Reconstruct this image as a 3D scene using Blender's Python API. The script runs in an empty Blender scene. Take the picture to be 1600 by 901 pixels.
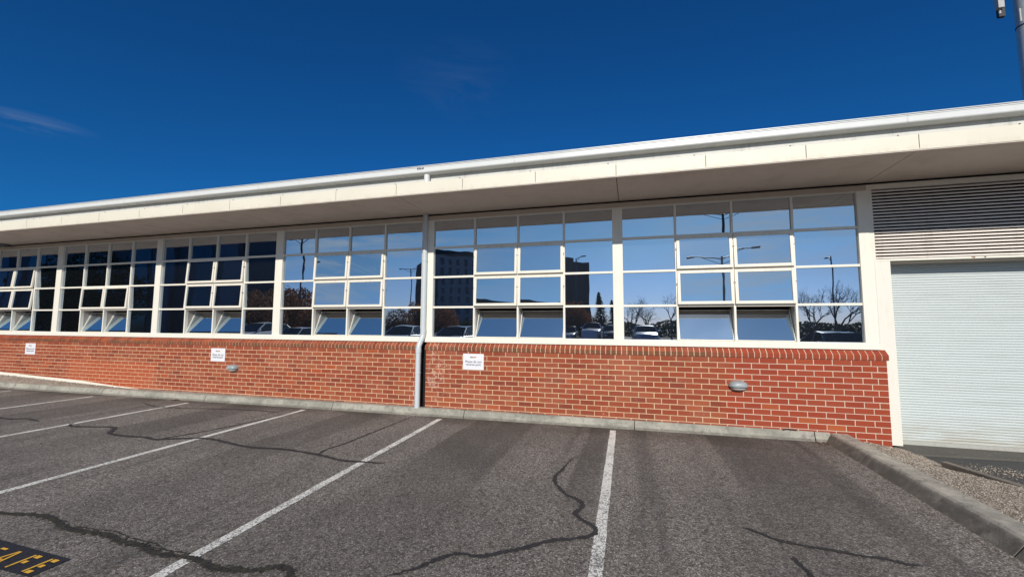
import bpy, bmesh, math, random
from mathutils import Vector, Matrix, noise
R = math.radians
random.seed(7)
S = bpy.context.scene
COL = S.collection
H = 1.44                                    # height of the window sill line above the car park

# ------------------------------------------------------------------ camera
yaw, pitch, roll = -0.276723474, 0.084591080, 0.00453978
cy, sy, cp, sp = math.cos(yaw), math.sin(yaw), math.cos(pitch), math.sin(pitch)
fw = Vector((sy*cp, cy*cp, sp)); rt = Vector((cy, -sy, 0)); up = rt.cross(fw)
cr, sr = math.cos(roll), math.sin(roll)
rt, up = cr*rt + sr*up, -sr*rt + cr*up
cam = bpy.data.objects.new('camera', bpy.data.cameras.new('camera')); COL.objects.link(cam)
M = Matrix((rt, up, -fw)).transposed().to_4x4()
M.translation = Vector((-3.29384, -7.47294, 0.24398 + H))
cam.matrix_world = M
cam.data.sensor_width = 36; cam.data.lens = 36*660.47/1600
cam.data.clip_end = 3000; cam.data.clip_start = 0.05
S.camera = cam

# ------------------------------------------------------------------ world, sun, exposure
SUN_EL, SUN_AZ = 30.4, 8.0                  # azimuth measured from -Y towards +X
w = bpy.data.worlds.new('World'); S.world = w; w.use_nodes = True
nt = w.node_tree; nt.nodes.clear()
out = nt.nodes.new('ShaderNodeOutputWorld'); bg = nt.nodes.new('ShaderNodeBackground')
sky = nt.nodes.new('ShaderNodeTexSky'); sky.sky_type = 'NISHITA'; sky.sun_disc = False
sky.sun_elevation = R(SUN_EL); sky.sun_rotation = R(180 - SUN_AZ)
sky.air_density = 1.0; sky.dust_density = 0.25; sky.ozone_density = 4.0; sky.altitude = 300
hs = nt.nodes.new('ShaderNodeHueSaturation'); hs.inputs['Saturation'].default_value = 1.0; hs.inputs['Value'].default_value = 0.80
tint = nt.nodes.new('ShaderNodeMixRGB'); tint.blend_type = 'MULTIPLY'; tint.inputs[0].default_value = 1
gm = nt.nodes.new('ShaderNodeMixRGB'); gm.inputs[1].default_value = (0.075, 0.49, 0.90, 1); gm.inputs[2].default_value = (0.72, 0.93, 1.0, 1)
nt.links.new(sky.outputs[0], hs.inputs['Color']); nt.links.new(hs.outputs[0], tint.inputs[1])
tc = nt.nodes.new('ShaderNodeTexCoord')
# the sky is deep blue away from the sun and paler towards it
sv = nt.nodes.new('ShaderNodeVectorMath'); sv.operation = 'DOT_PRODUCT'; nt.links.new(tc.outputs['Generated'], sv.inputs[0])
sv.inputs[1].default_value = (math.sin(R(SUN_AZ)), -math.cos(R(SUN_AZ)), 0.0)
mr = nt.nodes.new('ShaderNodeMapRange'); mr.interpolation_type = 'SMOOTHSTEP'; nt.links.new(sv.outputs['Value'], mr.inputs[0]); mr.inputs[1].default_value = -0.35; mr.inputs[2].default_value = 0.75
nt.links.new(mr.outputs[0], gm.inputs[0])
sz = nt.nodes.new('ShaderNodeSeparateXYZ'); nt.links.new(tc.outputs['Generated'], sz.inputs[0])
mz = nt.nodes.new('ShaderNodeMapRange'); mz.interpolation_type = 'SMOOTHSTEP'; nt.links.new(sz.outputs[2], mz.inputs[0]); mz.inputs[1].default_value = 0.0; mz.inputs[2].default_value = 0.22; mz.inputs[3].default_value = 1; mz.inputs[4].default_value = 0
gh = nt.nodes.new('ShaderNodeMixRGB'); gh.blend_type = 'MULTIPLY'; gh.inputs[2].default_value = (1.02, 0.90, 1.30, 1)
nt.links.new(mz.outputs[0], gh.inputs[0]); nt.links.new(gm.outputs[0], gh.inputs[1]); nt.links.new(gh.outputs[0], tint.inputs[2])
def wmath(op, a, b=None, clamp=False):
    n = nt.nodes.new('ShaderNodeMath'); n.operation = op; n.use_clamp = clamp
    for i, v in enumerate((a, b)):
        if v is None: continue
        if isinstance(v, (int, float)): n.inputs[i].default_value = v
        else: nt.links.new(v, n.inputs[i])
    return n.outputs[0]
mp = nt.nodes.new('ShaderNodeMapping'); mp.inputs['Scale'].default_value = (2.0, 2.0, 9); mp.inputs['Rotation'].default_value = (R(8), R(-10), 0)
nz = nt.nodes.new('ShaderNodeTexNoise'); nz.inputs['Scale'].default_value = 2.2; nz.inputs['Detail'].default_value = 8
nz.inputs['Roughness'].default_value = 0.62; nz.inputs['Distortion'].default_value = 0.9
nt.links.new(tc.outputs['Generated'], mp.inputs[0]); nt.links.new(mp.outputs[0], nz.inputs[0])
wisp = wmath('MULTIPLY', wmath('SUBTRACT', nz.outputs[0], 0.43), 3.0, True)
def blob(d, r):
    dn = nt.nodes.new('ShaderNodeVectorMath'); dn.operation = 'SUBTRACT'; dn.inputs[1].default_value = Vector(d).normalized()
    nt.links.new(tc.outputs['Generated'], dn.inputs[0])
    sc = nt.nodes.new('ShaderNodeVectorMath'); sc.operation = 'MULTIPLY'; sc.inputs[1].default_value = r
    nt.links.new(dn.outputs[0], sc.inputs[0])
    ln = nt.nodes.new('ShaderNodeVectorMath'); ln.operation = 'LENGTH'; nt.links.new(sc.outputs[0], ln.inputs[0])
    return wmath('SUBTRACT', 1.0, ln.outputs['Value'], True)
b1 = blob((-0.868, 0.40, 0.300), (13, 13, 60))
b2 = blob((-0.34, 0.79, 0.51), (7, 7, 12))
b3 = blob((0.30, -0.90, 0.20), (2.2, 2, 7))       # thin wisps on the side the windows look at
b4 = blob((-0.64, -0.72, 0.22), (1.9, 1.9, 5.5))
m = wmath('MULTIPLY', b1, 0.46)
m = wmath('ADD', m, wmath('MULTIPLY', b2, 0.05))
m = wmath('ADD', m, wmath('MULTIPLY', b3, 1.3)); m = wmath('ADD', m, wmath('MULTIPLY', b4, 1.6))
cf = wmath('MULTIPLY', m, wisp, True)
mx = nt.nodes.new('ShaderNodeMixRGB'); nt.links.new(cf, mx.inputs[0]); nt.links.new(tint.outputs[0], mx.inputs[1])
mx.inputs[2].default_value = (4.6, 5.0, 5.6, 1)
nt.links.new(mx.outputs[0], bg.inputs['Color']); bg.inputs['Strength'].default_value = 0.10
nt.links.new(bg.outputs[0], out.inputs[0])
sl = bpy.data.lights.new('sun', 'SUN'); sl.energy = 4.0; sl.angle = R(0.53); sl.color = (1.0, 0.95, 0.87)
so = bpy.data.objects.new('sun', sl); COL.objects.link(so)
sd = Vector((math.sin(R(SUN_AZ))*math.cos(R(SUN_EL)), -math.cos(R(SUN_AZ))*math.cos(R(SUN_EL)), math.sin(R(SUN_EL))))
so.rotation_euler = sd.to_track_quat('Z', 'Y').to_euler(); so.location = sd*60
S.view_settings.view_transform = 'Standard'; S.view_settings.look = 'None'
S.view_settings.exposure = 0.0; S.view_settings.gamma = 1.0

# ------------------------------------------------------------------ helpers
class MB:
    def __init__(s): s.v = []; s.f = []; s.m = []
    def box(s, a, b, mi=0):
        x0, y0, z0 = a; x1, y1, z1 = b
        n = len(s.v)
        s.v += [(x0,y0,z0),(x1,y0,z0),(x1,y1,z0),(x0,y1,z0),(x0,y0,z1),(x1,y0,z1),(x1,y1,z1),(x0,y1,z1)]
        for q in ((0,3,2,1),(4,5,6,7),(0,1,5,4),(1,2,6,5),(2,3,7,6),(3,0,4,7)):
            s.f.append(tuple(n+i for i in q)); s.m.append(mi)
    def brick(s, a, b, c=0.004):            # box with a chamfered front (-Y) face
        x0, y0, z0 = a; x1, y1, z1 = b; n = len(s.v)
        s.v += [(x0,y1,z0),(x1,y1,z0),(x1,y1,z1),(x0,y1,z1),(x0,y0+c,z0),(x1,y0+c,z0),(x1,y0+c,z1),(x0,y0+c,z1),
                (x0+c,y0,z0+c),(x1-c,y0,z0+c),(x1-c,y0,z1-c),(x0+c,y0,z1-c)]
        for q in ((0,3,2,1),(0,1,5,4),(1,2,6,5),(2,3,7,6),(3,0,4,7),(4,5,9,8),(5,6,10,9),(6,7,11,10),(7,4,8,11),(8,9,10,11)):
            s.f.append(tuple(n+i for i in q)); s.m.append(0)
    def prism(s, pts, axis, a, b, mi=0):    # polygon pts (2D) extruded along axis ('x','y','z') from a to b
        n = len(s.v); k = len(pts)
        def P(p, t):
            return (t, p[0], p[1]) if axis == 'x' else ((p[0], t, p[1]) if axis == 'y' else (p[0], p[1], t))
        s.v += [P(p, a) for p in pts] + [P(p, b) for p in pts]
        s.f.append(tuple(n+i for i in range(k))[::-1]); s.m.append(mi)
        s.f.append(tuple(n+k+i for i in range(k))); s.m.append(mi)
        for i in range(k):
            j = (i+1) % k; s.f.append((n+i, n+j, n+k+j, n+k+i)); s.m.append(mi)
    def tube(s, p, q, r0, r1=None, seg=10, cap=True, mi=0):
        p, q = Vector(p), Vector(q); r1 = r0 if r1 is None else r1
        d = (q-p).normalized(); a = d.orthogonal().normalized(); b = d.cross(a); n = len(s.v)
        for c, r in ((p, r0), (q, r1)):
            for i in range(seg):
                t = 2*math.pi*i/seg; s.v.append(tuple(c + r*(math.cos(t)*a + math.sin(t)*b)))
        for i in range(seg):
            j = (i+1) % seg; s.f.append((n+i, n+j, n+seg+j, n+seg+i)); s.m.append(mi)
        if cap:
            s.f.append(tuple(n+i for i in range(seg))[::-1]); s.f.append(tuple(n+seg+i for i in range(seg))); s.m += [mi, mi]
    def path(s, pts, r, seg=12):            # smooth pipe through points
        pts = [Vector(p) for p in pts]; n = len(s.v); a = None
        for i, p in enumerate(pts):
            d = (pts[min(i+1, len(pts)-1)] - pts[max(i-1, 0)]).normalized()
            if a is None: a = d.orthogonal().normalized()
            a = (a - a.dot(d)*d).normalized(); b = d.cross(a)
            for k in range(seg):
                t = 2*math.pi*k/seg; s.v.append(tuple(p + r*(math.cos(t)*a + math.sin(t)*b)))
        for i in range(len(pts)-1):
            for k in range(seg):
                j = (k+1) % seg; s.f.append((n+i*seg+k, n+i*seg+j, n+(i+1)*seg+j, n+(i+1)*seg+k)); s.m.append(0)
        s.f.append(tuple(n+i for i in range(seg))[::-1]); s.f.append(tuple(n+(len(pts)-1)*seg+i for i in range(seg))); s.m += [0, 0]
    def quad(s, a, b, c, d, mi=0):
        n = len(s.v); s.v += [tuple(a), tuple(b), tuple(c), tuple(d)]; s.f.append((n, n+1, n+2, n+3)); s.m.append(mi)
    def build(s, name, mats, parent=None, smooth=False, loc=None):
        me = bpy.data.meshes.new(name); me.from_pydata(s.v, [], s.f)
        mats = mats if isinstance(mats, (list, tuple)) else [mats]
        for m_ in mats: me.materials.append(m_)
        if len(mats) > 1: me.polygons.foreach_set('material_index', s.m)
        me.validate(); me.update()
        if smooth:
            me.polygons.foreach_set('use_smooth', [True]*len(me.polygons))
            try: me.set_sharp_from_angle(angle=R(38))
            except Exception: pass
        o = bpy.data.objects.new(name, me); COL.objects.link(o)
        if parent: o.parent = parent
        if loc: o.location = loc
        return o
def bevel(o, wd=0.004, seg=2):
    m_ = o.modifiers.new('bevel', 'BEVEL'); m_.width = wd; m_.segments = seg; m_.limit_method = 'ANGLE'; return o
def tag(o, label=None, cat=None, group=None, kind=None):
    if label: o['label'] = label
    if cat: o['category'] = cat
    if group: o['group'] = group
    if kind: o['kind'] = kind
    return o
def empty(name, loc=(0,0,0), rz=0):
    o = bpy.data.objects.new(name, None); COL.objects.link(o); o.location = loc; o.rotation_euler = (0,0,rz); o.empty_display_size = .2
    return o
def copy_tree(o, parent=None):
    c = o.copy(); COL.objects.link(c)
    if parent: c.parent = parent
    for ch in list(o.children): copy_tree(ch, c)
    return c

# ------------------------------------------------------------------ materials
class NT:
    def __init__(s, name):
        s.mat = bpy.data.materials.new(name); s.mat.use_nodes = True; s.t = s.mat.node_tree
        s.b = s.t.nodes['Principled BSDF']; s.out = s.t.nodes['Material Output']
    def n(s, typ, **kw):
        x = s.t.nodes.new(typ)
        for k, v in kw.items(): setattr(x, k, v)
        return x
    def L(s, a, b): s.t.links.new(a, b)
    def put(s, sock, v):
        if isinstance(v, bpy.types.NodeSocket): s.L(v, sock)
        else: sock.default_value = v
    def coord(s, kind='Object', scale=(1,1,1), loc=(0,0,0)):
        c = s.n('ShaderNodeTexCoord'); m_ = s.n('ShaderNodeMapping'); s.L(c.outputs[kind], m_.inputs[0])
        m_.inputs['Scale'].default_value = scale; m_.inputs['Location'].default_value = loc; return m_.outputs[0]
    def noise(s, vec, scale, detail=4, rough=.55, dist=0):
        x = s.n('ShaderNodeTexNoise'); s.L(vec, x.inputs['Vector'])
        x.inputs['Scale'].default_value = scale; x.inputs['Detail'].default_value = detail
        x.inputs['Roughness'].default_value = rough; x.inputs['Distortion'].default_value = dist; return x.outputs[0]
    def math(s, op, a, b=0.0, clamp=False, c=None):
        x = s.n('ShaderNodeMath', operation=op, use_clamp=clamp); s.put(x.inputs[0], a); s.put(x.inputs[1], b)
        if c is not None: s.put(x.inputs[2], c)
        return x.outputs[0]
    def ramp(s, f, a, b, lo=0.0, hi=1.0):   # smooth remap f: a..b -> lo..hi
        x = s.n('ShaderNodeMapRange', interpolation_type='SMOOTHSTEP'); s.put(x.inputs[0], f)
        for i, v in enumerate((a, b, lo, hi)): x.inputs[i+1].default_value = v
        return x.outputs[0]
    def mix(s, f, a, b, mode='MIX'):
        x = s.n('ShaderNodeMixRGB', blend_type=mode); s.put(x.inputs[0], f)
        for i, v in ((1, a), (2, b)):
            if isinstance(v, tuple) and len(v) == 3: v = v + (1,)
            s.put(x.inputs[i], v)
        return x.outputs[0]
    def cramp(s, f, stops):
        x = s.n('ShaderNodeValToRGB'); s.put(x.inputs[0], f); e = x.color_ramp.elements
        while len(e) < len(stops): e.new(.5)
        for i, (p, c) in enumerate(stops): e[i].position = p; e[i].color = c + (1,)
        return x.outputs[0]
    def sep(s, vec):
        x = s.n('ShaderNodeSeparateXYZ'); s.L(vec, x.inputs[0]); return x.outputs
    def bump(s, h, strength=.3, dist=.01):
        x = s.n('ShaderNodeBump'); s.put(x.inputs['Height'], h); x.inputs['Strength'].default_value = strength
        x.inputs['Distance'].default_value = dist; s.L(x.outputs[0], s.b.inputs['Normal']); return x
    def fin(s, col, rough=.6, metal=0., spec=None):
        if isinstance(col, tuple) and len(col) == 3: col = col + (1,)
        s.put(s.b.inputs['Base Color'], col); s.put(s.b.inputs['Roughness'], rough); s.b.inputs['Metallic'].default_value = metal
        if spec is not None: s.b.inputs['Specular IOR Level'].default_value = spec
        return s.mat

def painted(name, col, dirt=(.45,.38,.28), amt=.25, rough=.45, streak=True, bump=.05):
    t = NT(name); v = t.coord('Object')
    n1 = t.noise(v, 3.0, 6, .6); n2 = t.noise(t.coord('Object', (9, 9, .9)), 2.2, 5, .65); n3 = t.noise(v, 60, 3, .6)
    f = t.ramp(t.math('MULTIPLY', n1, n2) if streak else n1, .22 if streak else .42, .48 if streak else .8, 0, amt)
    c = t.mix(f, col, dirt); c = t.mix(t.ramp(n3, .62, .78, 0, .12), c, dirt)
    t.bump(t.noise(v, 90, 2), bump, .002)
    return t.fin(c, t.ramp(n1, .3, .7, rough-.07, rough+.1))
M_frame = painted('cream_window_paint', (.84,.80,.70), (.50,.42,.32), .18, .42)
M_frame2 = painted('sash_paint', (.82,.77,.66), (.45,.35,.27), .30, .42)
M_column = painted('cream_column_paint', (.80,.77,.68), (.55,.48,.36), .22, .5)
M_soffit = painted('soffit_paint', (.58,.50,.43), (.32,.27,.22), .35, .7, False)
M_gutter = painted('gutter_enamel', (.72,.73,.71), (.52,.53,.50), .2, .32)
M_pipe = painted('downpipe_paint', (.58,.63,.66), (.40,.42,.42), .25, .4)
M_back = painted('gutter_board', (.66,.65,.60), (.25,.24,.21), .4, .6)
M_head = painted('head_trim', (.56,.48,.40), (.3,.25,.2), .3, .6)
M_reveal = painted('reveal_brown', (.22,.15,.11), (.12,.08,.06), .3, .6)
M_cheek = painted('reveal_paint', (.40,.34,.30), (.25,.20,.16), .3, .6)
M_dark = NT('dark_gap').fin((.006,.006,.007), .9)
M_seal = NT('joint_sealant').fin((.10,.08,.065), .8)

def mat_fascia():
    t = NT('fascia_panel_paint'); v = t.coord('Object'); z = t.sep(v)[2]
    low = t.ramp(z, 3.832, 3.92, 1, 0)
    n1 = t.noise(t.coord('Object', (1, 1, .25)), 9, 6, .7); n2 = t.noise(v, 1.3, 4)
    c = t.mix(t.math('MULTIPLY', low, t.ramp(n1, .4, .7, 0, .28)), (.80,.75,.62), (.50,.34,.16))
    c = t.mix(t.ramp(n2, .4, .75, 0, .25), c, (.62,.57,.44))
    return t.fin(c, .5)
M_fascia = mat_fascia()

def mat_brick(sill=False):
    t = NT('red_brick_sill' if sill else 'red_brick'); g = t.n('ShaderNodeNewGeometry'); v = t.coord('Object')
    rnd = g.outputs['Random Per Island']
    old = t.cramp(rnd, [(0,(.23,.058,.034)),(.2,(.29,.067,.034)),(.5,(.33,.074,.035)),(.75,(.33,.088,.048)),(.93,(.37,.105,.048)),(1,(.42,.088,.033))])
    new = t.cramp(rnd, [(0,(.31,.057,.030)),(.5,(.37,.068,.032)),(.88,(.34,.070,.036)),(.97,(.38,.08,.035)),(1,(.45,.12,.042))])
    X = t.sep(v)[0]; Z = t.sep(v)[2]
    wob = t.math('MULTIPLY', t.math('SUBTRACT', t.noise(v, 3, 2), .5), .5)
    isnew = t.ramp(t.math('ADD', X, wob), -1.98, -1.78)
    patch = t.math('MULTIPLY', t.ramp(X, -17.2, -16.9), t.ramp(X, -14.2, -13.9, 1, 0))
    patch = t.math('MULTIPLY', patch, t.ramp(Z, .72, .76, 1, 0))
    c = t.mix(isnew, old, new); c = t.mix(t.math('MULTIPLY', patch, .85), c, (.46,.105,.045))
    f = t.noise(v, 70, 5, .7); c = t.mix(t.ramp(f, .35, .75, 0, .35), c, (.20,.06,.045))
    # dusty bloom, strongest in the lower older courses
    d = t.noise(v, 1.6, 5, .6); c = t.mix(t.math('MULTIPLY', t.ramp(d, .45, .7, 0, .24), t.math('SUBTRACT', 1, isnew)), c, (.42,.17,.11))
    # pale paint and lime scabs
    s1 = t.noise(v, 16, 6, .75, .6)
    zone = t.math('MULTIPLY', t.ramp(X, -7.1, -7.0), t.ramp(X, -6.75, -6.3, 1, 0))
    z2 = t.math('MULTIPLY', t.ramp(X, -4.6, -3.9), t.ramp(X, -2.4, -2.0, 1, 0))
    thr = t.math('ADD', t.math('MULTIPLY', zone, .155), t.math('MULTIPLY', z2, .06))
    f2 = t.ramp(t.math('ADD', s1, thr), .66, .74, 0, .62)
    f2 = t.math('MULTIPLY', f2, t.ramp(t.noise(v, 2.3, 3), .42, .56))
    c = t.mix(f2, c, (.62,.44,.38))
    if sill:                                # grime held on the sill's front edge
        c = t.mix(t.math('MULTIPLY', t.ramp(Z, 1.266, 1.255, 0, .75), t.math('MULTIPLY', t.ramp(t.noise(v, 6, 4), .3, .6), t.ramp(X, -2.4, -1.4, 1, .25))), c, (.13,.085,.05))
    t.bump(t.noise(v, 160, 4, .7), .35, .004)
    return t.fin(c, .9, 0, .15)
M_brick = mat_brick(); M_brick_sill = mat_brick(True)
def mat_mortar():
    t = NT('mortar'); v = t.coord('Object'); X = t.sep(v)[0]
    c = t.mix(t.ramp(t.noise(v, 2.2, 5, .6), .3, .75), (.74,.53,.33), (.60,.42,.26))
    c = t.mix(t.ramp(X, -1.95, -1.8), c, (.66,.50,.38))
    c = t.mix(t.ramp(t.noise(v, 45, 4), .4, .75, 0, .35), c, (.40,.28,.20))
    t.bump(t.noise(v, 220, 3), .4, .003)
    return t.fin(c, .9)
M_mortar = mat_mortar()

def mat_asphalt():
    t = NT('asphalt'); v = t.coord('Object'); X, Y, Z = t.sep(v)
    vo = t.n('ShaderNodeTexVoronoi'); t.L(v, vo.inputs['Vector']); vo.inputs['Scale'].default_value = 115
    cell = t.sep(vo.outputs['Color'])[0]
    vo2 = t.n('ShaderNodeTexVoronoi'); t.L(v, vo2.inputs['Vector']); vo2.inputs['Scale'].default_value = 42
    cell2 = t.sep(vo2.outputs['Color'])[1]
    c = t.cramp(cell, [(0,(.070,.059,.049)),(.40,(.155,.134,.114)),(.72,(.235,.204,.176)),(.92,(.36,.325,.295)),(1,(.60,.55,.51))])
    c = t.mix(t.ramp(cell2, .83, .97, 0, .5), c, (.36,.325,.30))
    c = t.mix(t.ramp(cell2, .22, .04, 0, .5), c, (.022,.02,.02))
    big = t.noise(v, .55, 5, .6, .4); c = t.mix(t.ramp(big, .35, .68, 0, .30), c, (.062,.058,.054))
    # worn wheel strips and oil-dark centre strips, long in Y, repeating per bay
    ph = t.math('DIVIDE', t.math('ADD', X, t.math('MULTIPLY', t.math('SUBTRACT', t.noise(t.coord('Object', (.5,.35,1)), 1.4, 3), .5), .5)), 2.9)
    fr = t.math('FRACT', t.math('ADD', ph, 40.25)); 
    tri = t.math('ABSOLUTE', t.math('SUBTRACT', fr, .5))
    st = t.ramp(tri, .10, .20, 1, 0); st2 = t.ramp(t.math('ABSOLUTE', t.math('SUBTRACT', tri, .34)), .02, .07, 1, 0)
    lon = t.noise(t.coord('Object', (2.2,.16,1)), 1.6, 4, .6)
    far = t.ramp(Y, -4.6, -1.6, .35, 1)
    c = t.mix(t.math('MULTIPLY', t.math('MULTIPLY', st, far), t.ramp(lon, .36, .62, .05, .22)), c, (.050,.048,.046))
    c = t.mix(t.math('MULTIPLY', st2, t.ramp(lon, .42, .6, .0, .42)), c, (.048,.046,.044))
    # broad soft bands left by years of parked cars and tyres
    wobx = t.math('ADD', X, t.math('MULTIPLY', t.math('SUBTRACT', t.noise(t.coord('Object', (.6,.25,1)), 1.0, 3), .5), .35))
    bands = None
    for (xa, xb, am) in ((-2.28,-1.0,.58),(-3.95,-3.66,.55),(-5.95,-4.92,.60),(-8.55,-7.75,.45),(-11.3,-10.4,.42),(-14.3,-13.2,.42),(-17,-16,.4)):
        q = t.math('MULTIPLY', t.math('MULTIPLY', t.ramp(wobx, xa-.03, xa+.03), t.ramp(wobx, xb-.05, xb+.05, 1, 0)), am)
        bands = q if bands is None else t.math('ADD', bands, q)
    bands = t.math('MULTIPLY', bands, t.ramp(Y, -4.4, -1.8, .25, 1)); bands = t.math('MULTIPLY', bands, t.ramp(t.noise(t.coord('Object', (1,.4,1)), 1.2, 4), .3, .6, .6, 1))
    c = t.mix(bands, c, (.058,.053,.048))
    # damp grime beside the kerb, brown silt
    near = t.ramp(Y, -.95, -.35, 0, .6); c = t.mix(t.math('MULTIPLY', near, t.ramp(t.noise(v, 1.1, 5), .3, .6)), c, (.045,.036,.029))
    # faint moss on the joint line between the strips
    ms = t.math('MULTIPLY', t.ramp(t.noise(v, 2.1, 5, .7), .56, .70, 0, .25), t.ramp(t.noise(v, 30, 3), .4, .6)); c = t.mix(ms, c, (.10,.088,.055))
    h = t.math('ADD', t.math('MULTIPLY', vo.outputs['Distance'], -.6), t.math('MULTIPLY', t.noise(v, 140, 3), .5))
    t.bump(h, .55, .006)
    return t.fin(c, .82, 0, .35)
M_asphalt = mat_asphalt()
def mat_driveway():
    t = NT('driveway_asphalt'); v = t.coord('Object')
    c = t.mix(t.ramp(t.noise(v, 120, 3), .3, .7), (.035,.036,.037), (.095,.09,.085)); c = t.mix(t.ramp(t.noise(v, 1.2, 5), .4, .7, 0, .5), c, (.05,.05,.05))
    t.bump(t.noise(v, 150, 3), .5, .005); return t.fin(c, .85)
M_drive = mat_driveway()
def mat_concrete(name='kerb_concrete', a=(.42,.40,.335), b=(.26,.25,.21), grime_shade=.045, gr=.6):
    t = NT(name); v = t.coord('Object')
    c = t.mix(t.ramp(t.noise(v, 1.9, 7, .68), .36, .66), a, b)
    c = t.mix(t.ramp(t.noise(v, 11, 6, .75, .5), .46, .68, 0, .7), c, (.16,.155,.135))
    c = t.mix(t.ramp(t.noise(v, 6, 6, .7), .60, .75, 0, .45), c, (.46,.45,.41))
    c = t.mix(t.ramp(t.noise(v, 120, 3), .5, .8, 0, .4), c, (.12,.11,.10))
    Z = t.sep(v)[2]; c = t.mix(t.math('MULTIPLY', t.ramp(Z, grime_shade, grime_shade*.62, 0, gr), t.ramp(t.noise(v, 9, 4), .0, .6)), c, (.10,.088,.07))  # low dark ramp: dirt at the foot, painted face shade on M_kerb2
    t.bump(t.math('ADD', t.noise(v, 60, 5, .7), t.math('MULTIPLY', t.noise(v, 7, 4), .8)), .45, .008)
    return t.fin(c, .88)
M_kerb = mat_concrete()
M_kerb2 = mat_concrete('face_shaded_kerb_concrete', (.50,.46,.38), (.28,.26,.22), .130, .72)  # dark ramp covers the whole battered face, putting its shade into the colour
M_slab = mat_concrete('threshold_concrete', (.13,.125,.115), (.09,.085,.08))
def mat_gravelbed():
    t = NT('gravel_ground'); v = t.coord('Object')
    vo = t.n('ShaderNodeTexVoronoi'); t.L(v, vo.inputs['Vector']); vo.inputs['Scale'].default_value = 55
    k = t.sep(vo.outputs['Color'])[0]
    c = t.cramp(k, [(0,(.14,.11,.085)),(.4,(.27,.22,.17)),(.8,(.37,.31,.25)),(1,(.49,.44,.38))])
    c = t.mix(t.ramp(t.noise(v, 3, 5), .35, .7, 0, .5), c, (.20,.15,.12))
    t.bump(t.math('MULTIPLY', vo.outputs['Distance'], -1), .7, .012); return t.fin(c, .95)
M_bed = mat_gravelbed()
def mat_stone():
    t = NT('gravel_stone'); g = t.n('ShaderNodeNewGeometry')
    c = t.cramp(g.outputs['Random Per Island'], [(0,(.14,.11,.09)),(.35,(.32,.27,.21)),(.7,(.40,.34,.28)),(1,(.52,.48,.41))]); return t.fin(c, .9)
M_stone = mat_stone()
def mat_line():
    t = NT('worn_white_line'); v = t.coord('Object')
    n1 = t.noise(v, 55, 5, .75, .5); n2 = t.noise(v, 3, 4)
    f = t.ramp(t.math('ADD', n1, t.math('MULTIPLY', t.math('SUBTRACT', n2, .5), .35)), .52, .60, 0, .85)
    vo = t.n('ShaderNodeTexVoronoi', feature='DISTANCE_TO_EDGE'); t.L(v, vo.inputs['Vector']); vo.inputs['Scale'].default_value = 22
    Y = t.sep(v)[1]
    cr_ = t.math('MULTIPLY', t.ramp(vo.outputs[0], .0, .075, .9, 0), t.ramp(Y, -3.9, -2.6, 1, .15))
    c = t.mix(t.noise(v, 8, 4), (.92,.89,.82), (.72,.69,.63))
    c = t.mix(f, c, (.09,.085,.08)); c = t.mix(cr_, c, (.10,.095,.09))
    t.bump(t.noise(v, 130, 3), .5, .003); return t.fin(c, .8)
M_line = mat_line()
def mat_tar(name, col, moss=0.):
    t = NT(name); v = t.coord('Object')
    c = t.mix(t.ramp(t.noise(v, 30, 5, .7), .35, .7), col, tuple(x*2.0 for x in col))
    if moss: c = t.mix(t.ramp(t.noise(v, 14, 5, .7), .46, .62, 0, moss), c, (.065,.062,.030))
    t.bump(t.noise(v, 90, 4), .5, .006); return t.fin(c, .75)
M_tar = mat_tar('crack_sealant', (.019,.018,.020)); M_crack = mat_tar('open_crack', (.018,.016,.014), .55)
def breakup(mat, sc, lo, hi):
    t = mat.node_tree; b = t.nodes['Principled BSDF']; o = t.nodes['Material Output']; tc_ = t.nodes.new('ShaderNodeTexCoord')
    n = t.nodes.new('ShaderNodeTexNoise'); n.inputs['Scale'].default_value = sc; n.inputs['Detail'].default_value = 6; n.inputs['Roughness'].default_value = .7
    t.links.new(tc_.outputs['Object'], n.inputs['Vector']); r = t.nodes.new('ShaderNodeMapRange'); t.links.new(n.outputs[0], r.inputs[0]); r.inputs[1].default_value = lo; r.inputs[2].default_value = hi
    tr = t.nodes.new('ShaderNodeBsdfTransparent'); m = t.nodes.new('ShaderNodeMixShader'); t.links.new(r.outputs[0], m.inputs[0]); t.links.new(b.outputs[0], m.inputs[1]); t.links.new(tr.outputs[0], m.inputs[2]); t.links.new(m.outputs[0], o.inputs[0])
M_crackedge = mat_tar('crack_edge_grime', (.030,.026,.022), .5); breakup(M_crackedge, 26, .44, .60); breakup(M_crack, 40, .55, .72); breakup(M_tar, 60, .60, .78)
M_black = mat_tar('black_marking_paint', (.012,.012,.018))
def mat_yellow():
    t = NT('yellow_marking_paint'); v = t.coord('Object')
    c = t.mix(t.ramp(t.noise(v, 60, 4, .7), .55, .68, 0, .8), (.86,.47,.05), (.20,.13,.05)); return t.fin(c, .7)
M_yellow = mat_yellow()

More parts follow.
